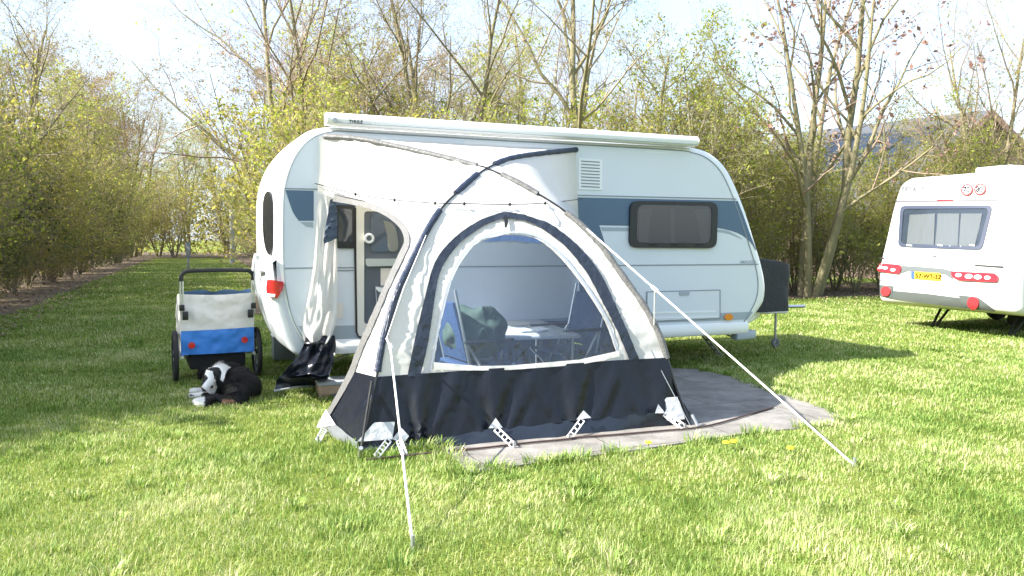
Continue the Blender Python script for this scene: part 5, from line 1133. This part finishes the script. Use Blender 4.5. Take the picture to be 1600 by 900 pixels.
# ------------------------------------------------------------------ dog
def dog():
    E = []   # ellipsoids: centre, radii
    def at(px, py, d): return at_y(px, py, d)
    mb = MB()
    def el(p, rx, ry, rz, ax=None): mb.blob(p, rx, ry, rz, 18, 0, ax)
    def caps(pts, rs, n=5):
        pts = catmull(pts, n); k = len(pts)
        for i, p in enumerate(pts):
            x = i / (k - 1) * (len(rs) - 1); j = min(int(x), len(rs) - 2); r = rs[j] + (rs[j + 1] - rs[j]) * (x - j); el(p, r, r, r)
    el(at(383, 605, 6.96), .135, .17, .135); el(at(372, 598, 7.02), .135, .18, .155); el(at(357, 594, 7.10), .120, .19, .155)
    el(at(368, 615, 6.80), .125, .08, .105, (Vector((.93, 0, -.35)), Vector((0, 1, 0)), Vector((.35, 0, .93))))            # near thigh
    caps([at(372, 622, 6.74), at(352, 626, 6.72), at(334, 622, 6.74), at(322, 625, 6.74)], [.07, .05, .040, .036])          # folded hind leg
    caps([G(336, 620, .05), G(322, 628, .04), G(312, 629, .035), G(305, 628, .03)], [.030, .042, .046, .028])               # tail tip
    caps([at(350, 600, 6.98), at(342, 610, 7.0), G(326, 615, .045), G(312, 617, .032), G(299, 618, .028)], [.065, .045, .034, .028, .026])
    caps([at(343, 600, 7.12), at(332, 606, 7.15), G(318, 609, .045), G(307, 610.5, .034), G(300, 611, .030)], [.06, .04, .032, .030, .027])
    caps([at(358, 586, 7.12), at(348, 583, 7.05), at(338, 585, 7.0)], [.125, .10, .075])                                    # neck
    hc = at(330.5, 588, 6.95)
    el(hc, .074, .085, .070); el(hc + Vector((0, .015, .025)), .068, .07, .055)
    caps([hc + Vector((0, -.05, -.025)), hc + Vector((.0, -.10, -.055)), hc + Vector((.0, -.135, -.072))], [.056, .049, .040])
    el(hc + Vector((-.008, -.085, -.098)), .030, .045, .016)
    # ears fold at the tip
    for s, q in ((-1, (318, 579)), (1, (342.5, 578))):
        e = at(*q, 6.99); caps([e + Vector((-s * .018, .01, .0)), e + Vector((s * .016, -.0, .012)), e + Vector((s * .034, -.012, -.025)), e + Vector((s * .034, -.014, -.065))], [.026, .024, .020, .011])
    me = bpy.data.meshes.new('dog_raw'); me.from_pydata(mb.v, [], mb.f); tmp = bpy.data.objects.new('dog_raw', me); COL.objects.link(tmp)
    md = tmp.modifiers.new('r', 'REMESH'); md.mode = 'VOXEL'; md.voxel_size = .0085; ms = tmp.modifiers.new('s', 'SMOOTH'); ms.factor = .5; ms.iterations = 3
    m2 = bpy.data.meshes.new_from_object(tmp.evaluated_get(bpy.context.evaluated_depsgraph_get())); bpy.data.objects.remove(tmp)
    blaze = [(322.5, 578), (332, 580), (334, 589), (337, 596), (339.5, 606), (334, 615), (324, 613), (314.5, 604), (320, 597), (322.5, 593), (320, 586)]
    collar = [(325, 570), (344, 566), (358, 573), (353, 583), (349, 597), (345, 594), (346, 581), (342, 574), (333, 573.5), (324, 576)]
    eyes = [(322.3, 590.2), (336.2, 590.6)]
    def colour(p):
        x, y = project(p)
        d = p.y
        if x < 331 and y > 606 and d > 6.93 and p.z < .14: return 1
        if x < 334 and y > 612 and p.z < .13 and d > 6.9: return 1
        if x < 319.5 and y > 618: return 1
        if d < 7.02 and inside((x, y), blaze):
            if (x - 321) ** 2 + ((y - 590.5) / 1.1) ** 2 < 14: return 0
            return 1
        if inside((x, y), collar) and d > 6.9 and d < 7.2: return 1
        if x < 325 and 594 < y < 606 and d > 6.9: return 2
        if 346 < x < 364 and y > 623: return 2
        return 0
    bl = P('dog_black_fur', (.010, .010, .011), .6, bump=.5, bscale=120, bmap=(1, 1, .3), spec=.35); wh = P('dog_white_fur', (.80, .79, .77), .8, bump=.5, bscale=110); tn = P('dog_tan_fur', (.25, .14, .09), .8, bump=.4, bscale=110)
    base = at(352, 632, 6.85); base.z = 0
    root = empty('dog', base, 'black and white border collie lying curled on the grass before the trailer', 'dog')
    ms_ = [m.copy() for m in [0]] if 0 else None
    for m in (bl, wh, tn): m2.materials.append(m)
    pts = [v.co.copy() for v in m2.vertices]; cc = []
    for f in m2.polygons:
        c = Vector((0, 0, 0))
        for i in f.vertices: c += pts[i]
        c /= len(f.vertices); k = colour(c); f.material_index = k; f.use_smooth = True; cc.append((c, f.normal.copy(), k))
    for v in m2.vertices: v.co -= base
    o = link('body', m2, root)
    # short coat
    rg = random.Random(5); V = []; T = []; mi = []
    hd = hc + Vector((0, -.05, 0))
    for c, n, k in cc:
        nh = (c - hd).length; reps = 2
        for _ in range(reps):
            qx, qy = project(c)
            if nh < .15 and any(math.hypot(qx - a_, qy - b_) < r_ for a_, b_, r_ in ((322.3, 590.2, 2.6), (336.2, 590.6, 2.6), (330, 604.6, 3.0))): continue
            ln = rg.uniform(.005, .011) if nh < .14 else rg.uniform(.010, .018) if c.z < .10 and qx < 345 else rg.uniform(.022, .045)
            flow = Vector((.75, .05, -.55)) if nh >= .13 else (c - hd + Vector((0, .06, .02))); flow = flow - n * flow.dot(n)
            d = (n * .45 + flow.normalized() * 1.0 + Vector((rg.gauss(0, .25), rg.gauss(0, .25), rg.gauss(0, .25)))).normalized(); s = d.cross(n).normalized() * .0022
            p = c + Vector((rg.uniform(-.004, .004), rg.uniform(-.004, .004), rg.uniform(-.004, .004))) - n * .002; q = len(V); V += [p - s - base, p + s - base, p + d * ln - base]; T.append((q, q + 1, q + 2)); mi.append(k)
    link('fur', fast('fur', V, T, [bl, wh, tn], mi), root)
    for x, y in eyes:
        b2 = BVHTree.FromPolygons(pts, [tuple(f.vertices) for f in m2.polygons]); p, n = hit(b2, x, y); mb = MB(); mb.blob(p + n * .002, .011, .011, .011, 10); mb.build('eye', P('dog_eye', (.03, .015, .01), .08, coat=1), root)
    p, n = hit(b2, 330.2, 604.2); mb = MB(); mb.blob(p + n * .004, .017, .014, .013, 12); mb.build('nose', P('dog_nose', (.012, .012, .013), .3), root)
dog()

# ------------------------------------------------------------------ small things in the lawn
YEL = P('dandelion_yellow', (.85, .60, .02), .7)
def flower(p, lb):
    b = empty('dandelion', p, lb, 'flower', 'dandelions in the lawn'); mb = MB(); mb.tube([p, p + UP * .06], .003, 5); mb.build('stem', P('stem_green', (.15, .22, .05), .7), b)
    mb = MB(); c = p + UP * .065
    for i in range(3): mb.blob(c + UP * (.004 * i), .026 - .006 * i, .026 - .006 * i, .006, 14)
    for i in range(22):
        t = 2 * math.pi * i / 22; d = Vector((math.cos(t), math.sin(t), .35)); s = Vector((-math.sin(t), math.cos(t), 0)) * .004; mb.add([c - s, c + s, c + d * .030], [(0, 1, 2)])
    mb.build('flower_head', YEL, b)
for (x, y), lb in (((1013, 706), 'yellow dandelion beside the slab, leftmost of the row'), ((1134, 706), 'yellow dandelion in the middle of the row, left one of the pair'), ((1146, 704), 'yellow dandelion in the middle of the row, right one of the pair'), ((1234, 715), 'yellow dandelion nearest the right guy rope')): flower(G(x, y), lb)
